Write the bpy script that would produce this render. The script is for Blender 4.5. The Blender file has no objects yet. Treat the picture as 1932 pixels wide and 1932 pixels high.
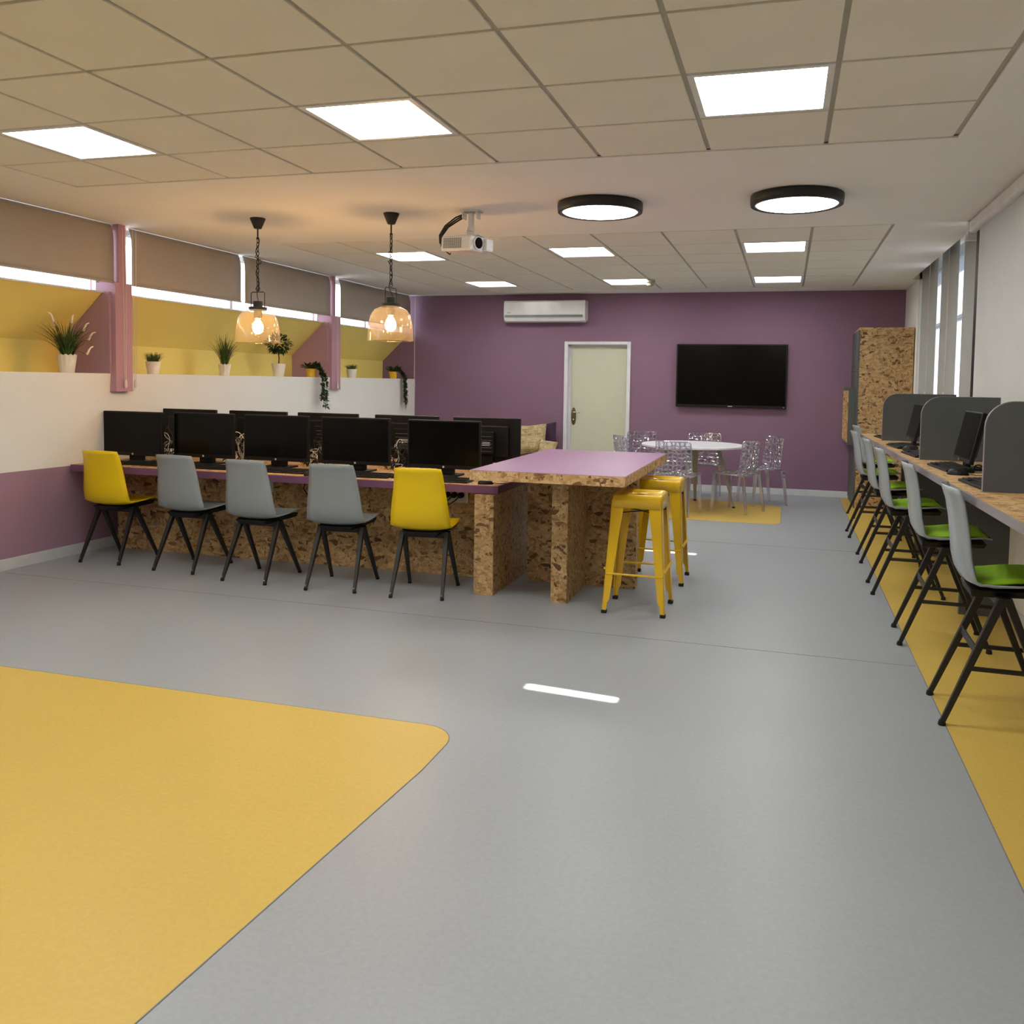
import bpy, math, random
from mathutils import Vector, Matrix, Euler
random.seed(7)
PI = math.pi
sc = bpy.context.scene
C = sc.collection

# ------------------------------------------------------------------ camera
def lin(c):
    return tuple((v/255/12.92 if v/255 <= .04045 else ((v/255+.055)/1.055)**2.4) for v in c)
CAMZ = 1.47
cam = bpy.data.cameras.new('camera'); camo = bpy.data.objects.new('camera', cam); C.objects.link(camo)
yw, pt, rl = -0.27528, -0.05382, 0.01630
fw = Vector((math.sin(yw)*math.cos(pt), math.cos(yw)*math.cos(pt), math.sin(pt)))
r0 = Vector((math.cos(yw), -math.sin(yw), 0)); u0 = r0.cross(fw)
rt = math.cos(rl)*r0 + math.sin(rl)*u0; up = -math.sin(rl)*r0 + math.cos(rl)*u0
M = Matrix((rt, up, -fw)).transposed().to_4x4(); M.translation = (0, 0, CAMZ)
camo.matrix_world = M
cam.sensor_width = 36; cam.sensor_fit = 'HORIZONTAL'; cam.lens = 1608.33/1932*36
cam.shift_x = (966-1028.39)/1932; cam.shift_y = (806.88-966)/1932
cam.clip_start = .05; cam.clip_end = 200
sc.camera = camo

# ------------------------------------------------------------------ world, sun, view
w = bpy.data.worlds.new('sky'); sc.world = w; w.use_nodes = True
bg = w.node_tree.nodes['Background']; bg.inputs[0].default_value = (.90, .95, 1, 1); bg.inputs[1].default_value = 2.0
sun = bpy.data.lights.new('sun', 'SUN'); sun.energy = 22; sun.angle = math.radians(.5); sun.color = (1, .96, .9)
so = bpy.data.objects.new('sun', sun); C.objects.link(so)
so.rotation_euler = Vector((-1, .10, -.94)).to_track_quat('-Z', 'Y').to_euler()
# bare area lamps added behind the camera for light, where unseen panels would continue
for x in (-3.74, -1.94, -.14):
    a = bpy.data.lights.new('rear_panel', 'AREA'); a.shape = 'SQUARE'; a.size = .56; a.energy = 11; a.color = (1, .97, .92)
    o = bpy.data.objects.new('rear_panel', a); C.objects.link(o); o.location = (x, .86, 2.71)
PANEL, ROUND, BULB = 9.5, 8.0, 90.0
sc.view_settings.view_transform = 'Standard'; sc.view_settings.look = 'None'
sc.view_settings.gamma = 1; sc.view_settings.use_curve_mapping = False
sc.view_settings.exposure = 1.2

# ------------------------------------------------------------------ materials
MATS = {}
def newmat(name):
    m = bpy.data.materials.new(name); m.use_nodes = True; MATS[name] = m
    return m, m.node_tree.nodes, m.node_tree.links, m.node_tree.nodes['Principled BSDF']
def mat(name, rgb, rough=.5, metal=0, var=.06, scale=8, bump=0, bscale=200, coat=0, spec=.5):
    m, n, l, p = newmat(name)
    c = lin(rgb)
    p.inputs['Roughness'].default_value = rough; p.inputs['Metallic'].default_value = metal
    p.inputs['Specular IOR Level'].default_value = spec
    p.inputs['Coat Weight'].default_value = coat; p.inputs['Coat Roughness'].default_value = .1
    tc = n.new('ShaderNodeTexCoord'); nz = n.new('ShaderNodeTexNoise'); nz.inputs['Scale'].default_value = scale
    nz.inputs['Detail'].default_value = 4
    l.new(tc.outputs['Object'], nz.inputs['Vector'])
    rp = n.new('ShaderNodeValToRGB'); e = rp.color_ramp.elements
    e[0].position = .3; e[1].position = .7
    e[0].color = (*[v*(1-var) for v in c], 1); e[1].color = (*[min(1, v*(1+var)) for v in c], 1)
    l.new(nz.outputs['Fac'], rp.inputs['Fac']); l.new(rp.outputs['Color'], p.inputs['Base Color'])
    if bump:
        b = n.new('ShaderNodeBump'); b.inputs['Strength'].default_value = bump; b.inputs['Distance'].default_value = .002
        n2 = n.new('ShaderNodeTexNoise'); n2.inputs['Scale'].default_value = bscale
        l.new(tc.outputs['Object'], n2.inputs['Vector']); l.new(n2.outputs['Fac'], b.inputs['Height']); l.new(b.outputs['Normal'], p.inputs['Normal'])
    return m
def emit(name, rgb, s):
    m, n, l, p = newmat(name)
    p.inputs['Base Color'].default_value = (*lin(rgb), 1)
    p.inputs['Emission Color'].default_value = (*lin(rgb), 1); p.inputs['Emission Strength'].default_value = s
    return m
def glass(name, rgb, gloss=.10, rough=.02, tl=0):
    m, n, l, p = newmat(name); n.remove(p)
    out = n['Material Output']
    t = n.new('ShaderNodeBsdfTransparent'); t.inputs[0].default_value = (*lin(rgb), 1)
    g = n.new('ShaderNodeBsdfGlossy'); g.inputs['Roughness'].default_value = rough
    lw = n.new('ShaderNodeLayerWeight'); lw.inputs['Blend'].default_value = .5
    fr = n.new('ShaderNodeMath'); fr.operation = 'POWER'; fr.inputs[1].default_value = 4; l.new(lw.outputs['Facing'], fr.inputs[0])
    ad = n.new('ShaderNodeMath'); ad.operation = 'ADD'; ad.use_clamp = True; ad.inputs[1].default_value = gloss
    l.new(fr.outputs[0], ad.inputs[0])
    mx = n.new('ShaderNodeMixShader'); l.new(ad.outputs[0], mx.inputs[0]); l.new(t.outputs[0], mx.inputs[1]); l.new(g.outputs[0], mx.inputs[2])
    last = mx
    if tl:
        d = n.new('ShaderNodeBsdfTranslucent'); d.inputs[0].default_value = (*lin(rgb), 1)
        m2 = n.new('ShaderNodeMixShader'); m2.inputs[0].default_value = tl
        l.new(mx.outputs[0], m2.inputs[1]); l.new(d.outputs[0], m2.inputs[2]); last = m2
    l.new(last.outputs[0], out.inputs[0])
    return m
def cloth(name, rgb, tl=.15):
    m = mat(name, rgb, .9, var=.03, scale=3, spec=.2); n, l = m.node_tree.nodes, m.node_tree.links
    d = n.new('ShaderNodeBsdfTranslucent'); d.inputs[0].default_value = (*lin(rgb), 1)
    mx = n.new('ShaderNodeMixShader'); mx.inputs[0].default_value = tl
    l.new(n['Principled BSDF'].outputs[0], mx.inputs[1]); l.new(d.outputs[0], mx.inputs[2]); l.new(mx.outputs[0], n['Material Output'].inputs[0])
    return m
def osb(name, k=1.0, sc_=1.0):
    m, n, l, p = newmat(name); p.inputs['Roughness'].default_value = .55
    tc = n.new('ShaderNodeTexCoord')
    wn = n.new('ShaderNodeTexNoise'); wn.inputs['Scale'].default_value = 5*sc_; wn.inputs['Detail'].default_value = 2
    l.new(tc.outputs['Object'], wn.inputs['Vector'])
    wa = n.new('ShaderNodeMix'); wa.data_type = 'VECTOR'; wa.inputs[0].default_value = .10
    l.new(tc.outputs['Object'], wa.inputs[4]); l.new(wn.outputs['Color'], wa.inputs[5])
    cols = []
    for rot, s in (((.5, .3, .4), (15, 75, 60)), ((.4, .6, .5), (70, 17, 64)), ((.5, .35, .6), (60, 70, 15)), ((.2, -.7, -.5), (24, 66, 40))):
        mp = n.new('ShaderNodeMapping'); mp.inputs['Rotation'].default_value = rot; mp.inputs['Scale'].default_value = [v*sc_ for v in s]
        l.new(wa.outputs[1], mp.inputs[0])
        v = n.new('ShaderNodeTexVoronoi'); v.inputs['Scale'].default_value = 1; l.new(mp.outputs[0], v.inputs['Vector'])
        sp = n.new('ShaderNodeSeparateColor'); l.new(v.outputs['Color'], sp.inputs[0]); cols.append(sp)
    def mixf(a, b):
        x = n.new('ShaderNodeMath'); x.operation = 'MULTIPLY'; l.new(a, x.inputs[0]); l.new(b, x.inputs[1]); return x.outputs[0]
    # choose which flake lies on top
    g1 = n.new('ShaderNodeMath'); g1.operation = 'GREATER_THAN'; l.new(cols[0].outputs[1], g1.inputs[0]); g1.inputs[1].default_value = .55
    g2 = n.new('ShaderNodeMath'); g2.operation = 'GREATER_THAN'; l.new(cols[1].outputs[1], g2.inputs[0]); g2.inputs[1].default_value = .5
    m1 = n.new('ShaderNodeMix'); l.new(g2.outputs[0], m1.inputs[0]); l.new(cols[2].outputs[0], m1.inputs[2]); l.new(cols[1].outputs[0], m1.inputs[3])
    m2 = n.new('ShaderNodeMix'); l.new(g1.outputs[0], m2.inputs[0]); l.new(m1.outputs[0], m2.inputs[2]); l.new(cols[0].outputs[0], m2.inputs[3])
    g3 = n.new('ShaderNodeMath'); g3.operation = 'GREATER_THAN'; l.new(cols[3].outputs[1], g3.inputs[0]); g3.inputs[1].default_value = .7
    m3 = n.new('ShaderNodeMix'); l.new(g3.outputs[0], m3.inputs[0]); l.new(m2.outputs[0], m3.inputs[2]); l.new(cols[3].outputs[0], m3.inputs[3]); m2 = m3
    rp = n.new('ShaderNodeValToRGB'); r = rp.color_ramp; r.interpolation = 'LINEAR'
    pts = [(0, (88, 60, 32)), (.07, (118, 84, 48)), (.16, (160, 124, 76)), (.45, (184, 150, 102)), (.75, (202, 172, 124)), (1, (176, 138, 90))]
    r.elements[0].position = 0; r.elements[1].position = 1
    for q, c in pts[1:-1]: r.elements.new(q)
    for e, (q, c) in zip(r.elements, pts): e.position = q; e.color = (*[x*k for x in lin(c)], 1)
    l.new(m2.outputs[0], rp.inputs['Fac'])
    fn = n.new('ShaderNodeTexNoise'); fn.inputs['Scale'].default_value = 60; fn.inputs['Detail'].default_value = 6; l.new(tc.outputs['Object'], fn.inputs['Vector'])
    fr = n.new('ShaderNodeValToRGB'); fr.color_ramp.elements[0].position = .30; fr.color_ramp.elements[0].color = (.66, .60, .52, 1); fr.color_ramp.elements[1].position = .5; fr.color_ramp.elements[1].color = (1, 1, 1, 1)
    l.new(fn.outputs['Fac'], fr.inputs['Fac'])
    mm = n.new('ShaderNodeMix'); mm.data_type = 'RGBA'; mm.blend_type = 'MULTIPLY'; mm.inputs[0].default_value = .8
    l.new(rp.outputs[0], mm.inputs[6]); l.new(fr.outputs[0], mm.inputs[7]); l.new(mm.outputs[2], p.inputs['Base Color'])
    b = n.new('ShaderNodeBump'); b.inputs['Strength'].default_value = .25; b.inputs['Distance'].default_value = .002
    l.new(m2.outputs[0], b.inputs['Height']); l.new(b.outputs[0], p.inputs['Normal'])
    return m
def vinyl(name, rgb, rough=.38):
    m, n, l, p = newmat(name); c = lin(rgb)
    tc = n.new('ShaderNodeTexCoord')
    big = n.new('ShaderNodeTexNoise'); big.inputs['Scale'].default_value = 1.1; big.inputs['Detail'].default_value = 5
    sm = n.new('ShaderNodeTexNoise'); sm.inputs['Scale'].default_value = 60; sm.inputs['Detail'].default_value = 8
    l.new(tc.outputs['Object'], big.inputs['Vector']); l.new(tc.outputs['Object'], sm.inputs['Vector'])
    ad = n.new('ShaderNodeMath'); ad.operation = 'MULTIPLY_ADD'; ad.inputs[1].default_value = .6; l.new(sm.outputs['Fac'], ad.inputs[0])
    hb = n.new('ShaderNodeMath'); hb.operation = 'MULTIPLY'; hb.inputs[1].default_value = .4; l.new(big.outputs['Fac'], hb.inputs[0]); l.new(hb.outputs[0], ad.inputs[2])
    rp = n.new('ShaderNodeValToRGB'); e = rp.color_ramp.elements; e[0].position = .34; e[1].position = .66
    e[0].color = (*[v*.94 for v in c], 1); e[1].color = (*[min(1, v*1.06) for v in c], 1)
    l.new(ad.outputs[0], rp.inputs['Fac']); l.new(rp.outputs[0], p.inputs['Base Color'])
    p.inputs['Roughness'].default_value = rough; p.inputs['Specular IOR Level'].default_value = .45
    return m
def newsprint(name):
    m, n, l, p = newmat(name); p.inputs['Roughness'].default_value = .9
    tc = n.new('ShaderNodeTexCoord')
    cell = n.new('ShaderNodeTexBrick'); cell.inputs['Scale'].default_value = 9; cell.inputs['Mortar Size'].default_value = .012
    cell.inputs['Color1'].default_value = (*lin((214, 196, 150)), 1); cell.inputs['Color2'].default_value = (*lin((190, 170, 124)), 1); cell.inputs['Mortar'].default_value = (*lin((226, 212, 172)), 1)
    wv = n.new('ShaderNodeTexWave'); wv.bands_direction = 'Z'; wv.inputs['Scale'].default_value = 26
    nz = n.new('ShaderNodeTexNoise'); nz.inputs['Scale'].default_value = 30
    mp = n.new('ShaderNodeMapping'); mp.inputs['Rotation'].default_value = (PI/2, 0, 0); l.new(tc.outputs['Object'], mp.inputs[0])
    l.new(mp.outputs[0], cell.inputs['Vector']); l.new(tc.outputs['Object'], wv.inputs['Vector']); l.new(tc.outputs['Object'], nz.inputs['Vector'])
    a = n.new('ShaderNodeMath'); a.operation = 'MULTIPLY'; l.new(wv.outputs['Fac'], a.inputs[0]); l.new(nz.outputs['Fac'], a.inputs[1])
    rp = n.new('ShaderNodeValToRGB'); rp.color_ramp.elements[0].position = .18; rp.color_ramp.elements[0].color = (1, 1, 1, 1); rp.color_ramp.elements[1].position = .42; rp.color_ramp.elements[1].color = (.22, .19, .15, 1)
    l.new(a.outputs[0], rp.inputs['Fac'])
    mx = n.new('ShaderNodeMix'); mx.data_type = 'RGBA'; mx.blend_type = 'MULTIPLY'; mx.inputs[0].default_value = .9
    l.new(cell.outputs['Color'], mx.inputs[6]); l.new(rp.outputs[0], mx.inputs[7])
    b2 = n.new('ShaderNodeTexBrick'); b2.inputs['Scale'].default_value = 7; b2.inputs['Bias'].default_value = -.55; b2.inputs['Mortar Size'].default_value = .03; b2.offset = .37
    b2.inputs['Color1'].default_value = (1, 1, 1, 1); b2.inputs['Color2'].default_value = (.16, .13, .09, 1); b2.inputs['Mortar'].default_value = (1, 1, 1, 1)
    l.new(mp.outputs[0], b2.inputs['Vector'])
    m3 = n.new('ShaderNodeMix'); m3.data_type = 'RGBA'; m3.blend_type = 'MULTIPLY'; m3.inputs[0].default_value = .8
    l.new(mx.outputs[2], m3.inputs[6]); l.new(b2.outputs['Color'], m3.inputs[7]); l.new(m3.outputs[2], p.inputs['Base Color'])
    return m
WHITE = mat('white_paint', (232, 233, 230), .7, var=.015, scale=2)
CEIL = mat('ceiling_plaster', (238, 236, 231), .85, var=.015, scale=2)
TILE = mat('ceiling_tile_board', (232, 228, 217), .9, var=.02, scale=3, bump=.15, bscale=500)
TBAR = mat('shaded_grid_metal', (176, 172, 160), .5)  # grey carries the groove shade; the bars themselves are white
PURPLE = mat('purple_paint', (132, 101, 124), .7, var=.03, scale=1.5)
DADO = mat('mauve_dado_paint', (158, 126, 146), .7, var=.03, scale=1.5)
MAUVE = mat('mauve_paint', (182, 142, 158), .7, var=.03, scale=1.5)
YPAINT = mat('yellow_paint', (240, 220, 128), .7, var=.03, scale=1.5)
FLOOR = vinyl('grey_vinyl', (150, 157, 163)); YVIN = vinyl('yellow_vinyl', (200, 171, 82), .42)
SEAM = mat('vinyl_seam', (116, 118, 122), .6)
SKIRT = mat('skirting_white', (206, 210, 212), .5)
OSB = osb('strand_board'); OSBL = osb('strand_board_pale', 1.15, .9)
PURLAM = mat('purple_laminate', (150, 112, 152), .36, var=.02); PUREDGE = mat('purple_edge_band', (112, 72, 104), .5)
YPLA = mat('yellow_plastic', (234, 200, 6), .38, var=.02); GPLA = mat('grey_plastic', (140, 148, 152), .35, var=.02)
LPLA = mat('pale_grey_plastic', (150, 159, 164), .2, var=.02, coat=.3); GREEN = mat('green_fabric', (134, 186, 14), .85, bump=.3, bscale=900)
BLACKM = mat('black_metal', (26, 25, 23), .42); BLACKP = mat('black_plastic', (13, 13, 13), .45, spec=.3); SCREEN = mat('screen_glass', (10, 11, 9), .16, spec=.16)
RUBBER = mat('black_rubber', (16, 15, 14), .8); CHROME = mat('chrome', (200, 200, 196), .2, 1); BRASS = mat('aged_nickel', (132, 126, 108), .3, 1)
YMET = mat('yellow_enamel', (228, 184, 28), .28, var=.03, coat=.4)
DOORP = mat('door_cream', (196, 200, 178), .5, var=.015); FRAMEW = mat('frame_white', (214, 216, 224), .4)
GREYL = mat('grey_laminate', (82, 87, 86), .5, var=.03); GREYD = mat('dark_grey_laminate', (74, 76, 74), .5); GREYE = mat('grey_edge_band', (136, 132, 138), .45)
BLIND = cloth('blind_fabric', (176, 168, 158), .06); BLINDR = cloth('grey_blind_fabric', (176, 180, 178), .10); SCRF = cloth('screen_fabric', (228, 232, 232), .35)
ALU = mat('white_aluminium', (224, 226, 228), .4); GLASSW = glass('window_glass', (250, 252, 255)); FROST = glass('frosted_glass', (150, 153, 158), .05, .4, .92)
SHADE = glass('amber_glass', (255, 243, 224), .06, .03, .03); LIGHT = emit('lit_diffuser', (255, 252, 246), PANEL); RLIGHT = emit('lit_round_diffuser', (255, 253, 248), ROUND)
BULBM = emit('glowing_bulb', (255, 206, 142), BULB); BLACKPEND = mat('black_lamp_metal', (24, 21, 18), .5)
PLW = mat('white_gloss_plastic', (220, 222, 222), .22, coat=.4); PLG = mat('grey_grille', (120, 124, 124), .5); PLB = mat('beige_plastic', (176, 172, 146), .5)
POT = mat('white_ceramic', (232, 226, 212), .4); POTY = mat('yellow_ceramic', (222, 180, 40), .4); SOIL = mat('soil', (50, 38, 28), .95)
LEAF = mat('dark_leaf', (44, 62, 26), .6, var=.35, scale=20); GRASS = mat('grass_blade', (62, 84, 28), .6, var=.4, scale=18); PLUME = mat('grass_plume', (246, 234, 208), .9)
BARK = mat('thin_trunk', (58, 44, 28), .8); NEWS = newsprint('newspaper_print'); DPURP = mat('dark_purple_fabric', (58, 34, 60), .9)
TABLEW = mat('white_tabletop', (226, 228, 236), .35); TABLEG = mat('grey_table_leg', (156, 156, 148), .45)
CORDW = mat('white_cord', (226, 214, 206), .6); CABLE = mat('black_cable', (14, 13, 13), .55); CABLEW = mat('white_cable', (196, 196, 190), .5)
CLEAR = glass('clear_acrylic', (238, 238, 246), .10, .06); SOCK = mat('socket_white', (206, 204, 196), .5); PAPER = mat('white_label', (200, 200, 200), .6)

# ------------------------------------------------------------------ mesh builder
class MB:
    def __init__(s): s.v = []; s.f = []; s.m = []; s.k = 0
    def add(s, vs, fs):
        b = len(s.v); s.v += [tuple(v) for v in vs]; s.f += [[b+i for i in f] for f in fs]; s.m += [s.k]*len(fs); return s
    def box(s, x0, x1, y0, y1, z0, z1):
        return s.add([(x, y, z) for z in (z0, z1) for y in (y0, y1) for x in (x0, x1)],
                     [(0, 2, 3, 1), (4, 5, 7, 6), (0, 1, 5, 4), (2, 6, 7, 3), (0, 4, 6, 2), (1, 3, 7, 5)])
    def hexa(s, lo, hi):            # two quads, each 4 points counter-clockwise seen from above
        return s.add(list(lo)+list(hi), [(3, 2, 1, 0), (4, 5, 6, 7), (0, 1, 5, 4), (1, 2, 6, 5), (2, 3, 7, 6), (3, 0, 4, 7)])
    def bar(s, a, b, w, h=None, w2=None, h2=None, upv=(0, 0, 1)):   # square bar from a to b
        a, b = Vector(a), Vector(b); h = h or w; w2 = w2 or w; h2 = h2 or h
        d = (b-a).normalized(); u = Vector(upv)
        if abs(d.dot(u)) > .98: u = Vector((0, 1, 0))
        x = d.cross(u).normalized(); y = x.cross(d)
        q = lambda p, w, h: [p-x*w/2-y*h/2, p+x*w/2-y*h/2, p+x*w/2+y*h/2, p-x*w/2+y*h/2]
        return s.add(q(a, w, h)+q(b, w2, h2), [(0, 1, 2, 3), (7, 6, 5, 4), (1, 0, 4, 5), (2, 1, 5, 6), (3, 2, 6, 7), (0, 3, 7, 4)])
    def tube(s, pts, r, n=8, closed=False, r2=None):
        P = [Vector(p) for p in pts]; N = len(P); vs = []; pu = None
        for i, p in enumerate(P):
            d = (P[(i+1) % N]-P[i-1]) if closed else (P[min(i+1, N-1)]-P[max(i-1, 0)])
            d.normalize()
            if pu is None: pu = Vector((0, 0, 1)) if abs(d.z) < .95 else Vector((0, 1, 0))
            x = d.cross(pu).normalized(); y = x.cross(d).normalized(); pu = y
            rr = r if r2 is None else r+(r2-r)*i/(N-1)
            vs += [p+rr*(math.cos(2*PI*j/n)*x+math.sin(2*PI*j/n)*y) for j in range(n)]
        fs = [(i*n+j, i*n+(j+1) % n, ((i+1) % N)*n+(j+1) % n, ((i+1) % N)*n+j) for i in range(N if closed else N-1) for j in range(n)]
        if not closed: fs += [tuple(range(n))[::-1], tuple((N-1)*n+j for j in range(n))]
        return s.add(vs, fs)
    def lathe(s, prof, n=24, c=(0, 0, 0), cap=True):
        vs = [(c[0]+r*math.cos(2*PI*j/n), c[1]+r*math.sin(2*PI*j/n), c[2]+z) for r, z in prof for j in range(n)]
        fs = [(i*n+j, i*n+(j+1) % n, (i+1)*n+(j+1) % n, (i+1)*n+j) for i in range(len(prof)-1) for j in range(n)]
        if cap: fs += [tuple(range(n))[::-1], tuple((len(prof)-1)*n+j for j in range(n))]
        return s.add(vs, fs)
    def prism(s, poly, f):          # polygon in (a, b); f(a, b, t) -> point, t in 0..1
        n = len(poly)
        return s.add([f(a, b, t) for t in (0, 1) for a, b in poly],
                     [tuple(range(n))[::-1], tuple(range(n, 2*n))]+[(i, (i+1) % n, n+(i+1) % n, n+i) for i in range(n)])
    def grid(s, nu, nv, f):
        vs = [f(i/nu, j/nv) for j in range(nv+1) for i in range(nu+1)]
        return s.add(vs, [(j*(nu+1)+i, j*(nu+1)+i+1, (j+1)*(nu+1)+i+1, (j+1)*(nu+1)+i) for j in range(nv) for i in range(nu)])
def ob(name, mb, m, parent=None, bev=0, smooth=False, solid=0, sub=0, loc=None, rot=None, seg=2):
    me = bpy.data.meshes.new(name); me.from_pydata([tuple(v) for v in mb.v], [], mb.f)
    for q in (m if isinstance(m, (list, tuple)) else [m]): me.materials.append(q)
    for p, k in zip(me.polygons, mb.m): p.material_index = k; p.use_smooth = smooth
    import bmesh
    bm = bmesh.new(); bm.from_mesh(me); bmesh.ops.recalc_face_normals(bm, faces=bm.faces); bm.to_mesh(me); bm.free()
    o = bpy.data.objects.new(name, me); C.objects.link(o)
    if parent: o.parent = parent
    if loc: o.location = loc
    if rot: o.rotation_euler = rot
    if solid: x = o.modifiers.new('s', 'SOLIDIFY'); x.thickness = solid; x.offset = 0
    if sub: x = o.modifiers.new('u', 'SUBSURF'); x.levels = x.render_levels = sub
    if bev: x = o.modifiers.new('b', 'BEVEL'); x.width = bev; x.segments = seg; x.limit_method = 'ANGLE'; x.angle_limit = .6
    return o
def tag(o, label, cat, group=None, kind=None):
    o['label'] = label; o['category'] = cat
    if group: o['group'] = group
    if kind: o['kind'] = kind
    return o
def thing(name, label, cat, loc=(0, 0, 0), rz=0, group=None):
    o = bpy.data.objects.new(name, None); C.objects.link(o); o.empty_display_size = .1
    o.location = loc; o.rotation_euler = (0, 0, rz)
    return tag(o, label, cat, group)
def dup(root, loc, rz, label, group=None, mats=None):
    def cp(o, par):
        c = o.copy(); C.objects.link(c); c.parent = par
        if mats and o.type == 'MESH':
            for s in c.material_slots:
                q = mats.get(s.material.name)
                if q: s.link = 'OBJECT'; s.material = q
        for ch in list(o.children): cp(ch, c)
        return c
    r = cp(root, None); r.location = loc; r.rotation_euler = (0, 0, rz); r['label'] = label
    if group: r['group'] = group
    return r
def struct(o, label=None):
    o['kind'] = 'structure'
    if label: o['label'] = label
    return o
def ST(name, mb, m, **k): return struct(ob(name, mb, m, **k))

# ------------------------------------------------------------------ shell
CH = 2.726; YB = 11.88; XR = 1.44
def wx(y): return -5.42-(YB-y)*.022          # the left wall runs very slightly off square
def wxz(y, z):                                # ... and leans in a little towards its ledge
    k = z/1.48; t = min(1, max(0, (y-5.9)/(YB-5.9)))
    return wx(y)*(1-k)+k*(-5.46+.05*t if y >= 5.9 else -5.46-(5.9-y)*.022)
fl = ST('floor', MB().box(-6.6, 2.4, -2.2, YB+.2, -.12, 0), FLOOR)
def inlay(poly, name='yellow_inlay'):
    o = ob(name, MB().prism(poly, lambda a, b, t: (a, b, .0002+.0012*t)), YVIN, fl); o['label'] = 'yellow vinyl inlay'
    b = MB()
    P = [Vector((*p, 0)) for p in poly]
    for i in range(len(P)):
        b.bar(P[i]+Vector((0, 0, .0008)), P[(i+1) % len(P)]+Vector((0, 0, .0008)), .004, .0016)
    ob('inlay_joint', b, SEAM, fl)
inlay([(-5.9, -1.8), (-1.62, -1.8), (-1.28, 2.9)]+[(-1.44+.16*math.cos(a), 3.14+.16*math.sin(a)) for a in [i*PI/16 for i in range(0, 9)]]+[(-5.9, 3.32)])
inlay([(.715, -1.5), (1.43, -1.5), (1.43, 11.82), (.705, 11.82)])
# the round-cornered inlay below the white table
inlay([(-2.3, 9.27), (-.16, 9.27), (-.06, 9.30), (-.02, 9.38), (-.02, 10.62), (-.10, 10.74), (-.25, 10.8), (-1.10, 11.05), (-2.3, 11.15)])
sm = MB()
for (a, b) in (((-2.6, 4.86), (.7, 4.80)), ((-5.5, 4.9), (-2.6, 4.86)), ((-2.4, 8.05), (.7, 8.0))): sm.bar((*a, .0004), (*b, .0004), .003, .0012)
ob('sheet_seam', sm, SEAM, fl)
# back wall with the door opening
D0, D1, DH = -3.05, -2.15, 2.03
b = MB().box(-6.2, D0, YB, YB+.2, 0, 3.0).box(D1, 2.4, YB, YB+.2, 0, 3.0).box(D0, D1, YB, YB+.2, DH, 3.0)
ST('wall_back', b, PURPLE)
ST('baseboard_back', MB().box(wx(YB), D0-.05, YB-.012, YB, 0, .085).box(D1+.05, .84, YB-.012, YB, 0, .085), SKIRT, bev=.003)
ST('wall_front', MB().box(-6.6, 2.4, -2.3, -2.1, 0, 3.0), PURPLE)
# left wall: low wall, ledge, sloping alcoves under the high windows
LZ = 1.48
b = MB()
def wallstrip(b, z0, z1, dx, th, y0=-2.1, y1=YB):
    for a, c in ((y0, 5.9), (5.9, y1)):
        b.hexa([(wx(a)-th, a, z0), (wxz(a, z0)+dx, a, z0), (wxz(c, z0)+dx, c, z0), (wx(c)-th, c, z0)],
               [(wx(a)-th, a, z1), (wxz(a, z1)+dx, a, z1), (wxz(c, z1)+dx, c, z1), (wx(c)-th, c, z1)])
b.k = 0; wallstrip(b, 0, .735, 0, .15); b.k = 1; wallstrip(b, .735, LZ, 0, .15)
wl = ST('wall_left', b, [DADO, WHITE])
bb = MB(); wallstrip(bb, 0, .085, .012, 0); ST('baseboard_left', bb, SKIRT)
AB = -5.95                                    # back of the alcoves
PIL = [(5.90, 6.09), (9.42, 9.63)]
bays = [(-2.1, 5.90), (6.09, 9.42), (9.63, YB)]; SZ = 2.15
lb = MB(); lb.hexa([(AB-.1, -2.1, LZ-.06), (wx(-2.1)-.15, -2.1, LZ-.06), (wx(YB)-.15, YB, LZ-.06), (AB-.1, YB, LZ-.06)],
                   [(AB-.1, -2.1, LZ), (wx(-2.1)-.15, -2.1, LZ), (wx(YB)-.15, YB, LZ), (AB-.1, YB, LZ)])
ob('ledge', lb, WHITE, wl)
for y0, y1 in bays:
    # yellow back and slope, one prism each bay
    ob('alcove_back', MB().box(AB-.1, AB, y0, y1, LZ, 1.745), YPAINT, wl)
    xs = wx((y0+y1)/2)
    ob('alcove_slope', MB().prism([(AB-.1, 1.745), (AB, 1.745), (-5.52, SZ), (-5.52, SZ+.01), (-5.66, SZ+.01)], lambda a, z, t: (a, y0+(y1-y0)*t, z)), YPAINT, wl)
    ob('window_sill', MB().box(-5.66, -5.50, y0, y1, SZ, SZ+.012), ALU, wl)
for i, (y0, y1) in enumerate(PIL):
    ob('pilaster', MB().box(-6.1, -5.405, y0, y1, 1.33, 2.15).box(-5.70, -5.405, y0+.04, y0+(.12 if i == 0 else .08), 2.15, CH).prism([(-5.405, 2.15), (-5.60, 2.15), (-5.60, 2.24), (-5.407, 2.24)], lambda a, z, t: (a, y0+.002+(y1-y0-.004)*t, z)), MAUVE, wl)
for y0, y1 in ((5.88, 5.90), (9.40, 9.42)):
    ob('alcove_cheek', MB().prism([(AB, LZ), (-5.45, LZ), (-5.45, SZ+.01), (-5.51, SZ+.005), (AB, 1.745)], lambda a, z, t: (a, y0+(y1-y0)*t, z)), MAUVE, wl)
ob('lintel', MB().box(-5.7, -5.60, -2.1, YB, 2.70, 3.0), WHITE, wl)
nwin = 0
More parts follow.
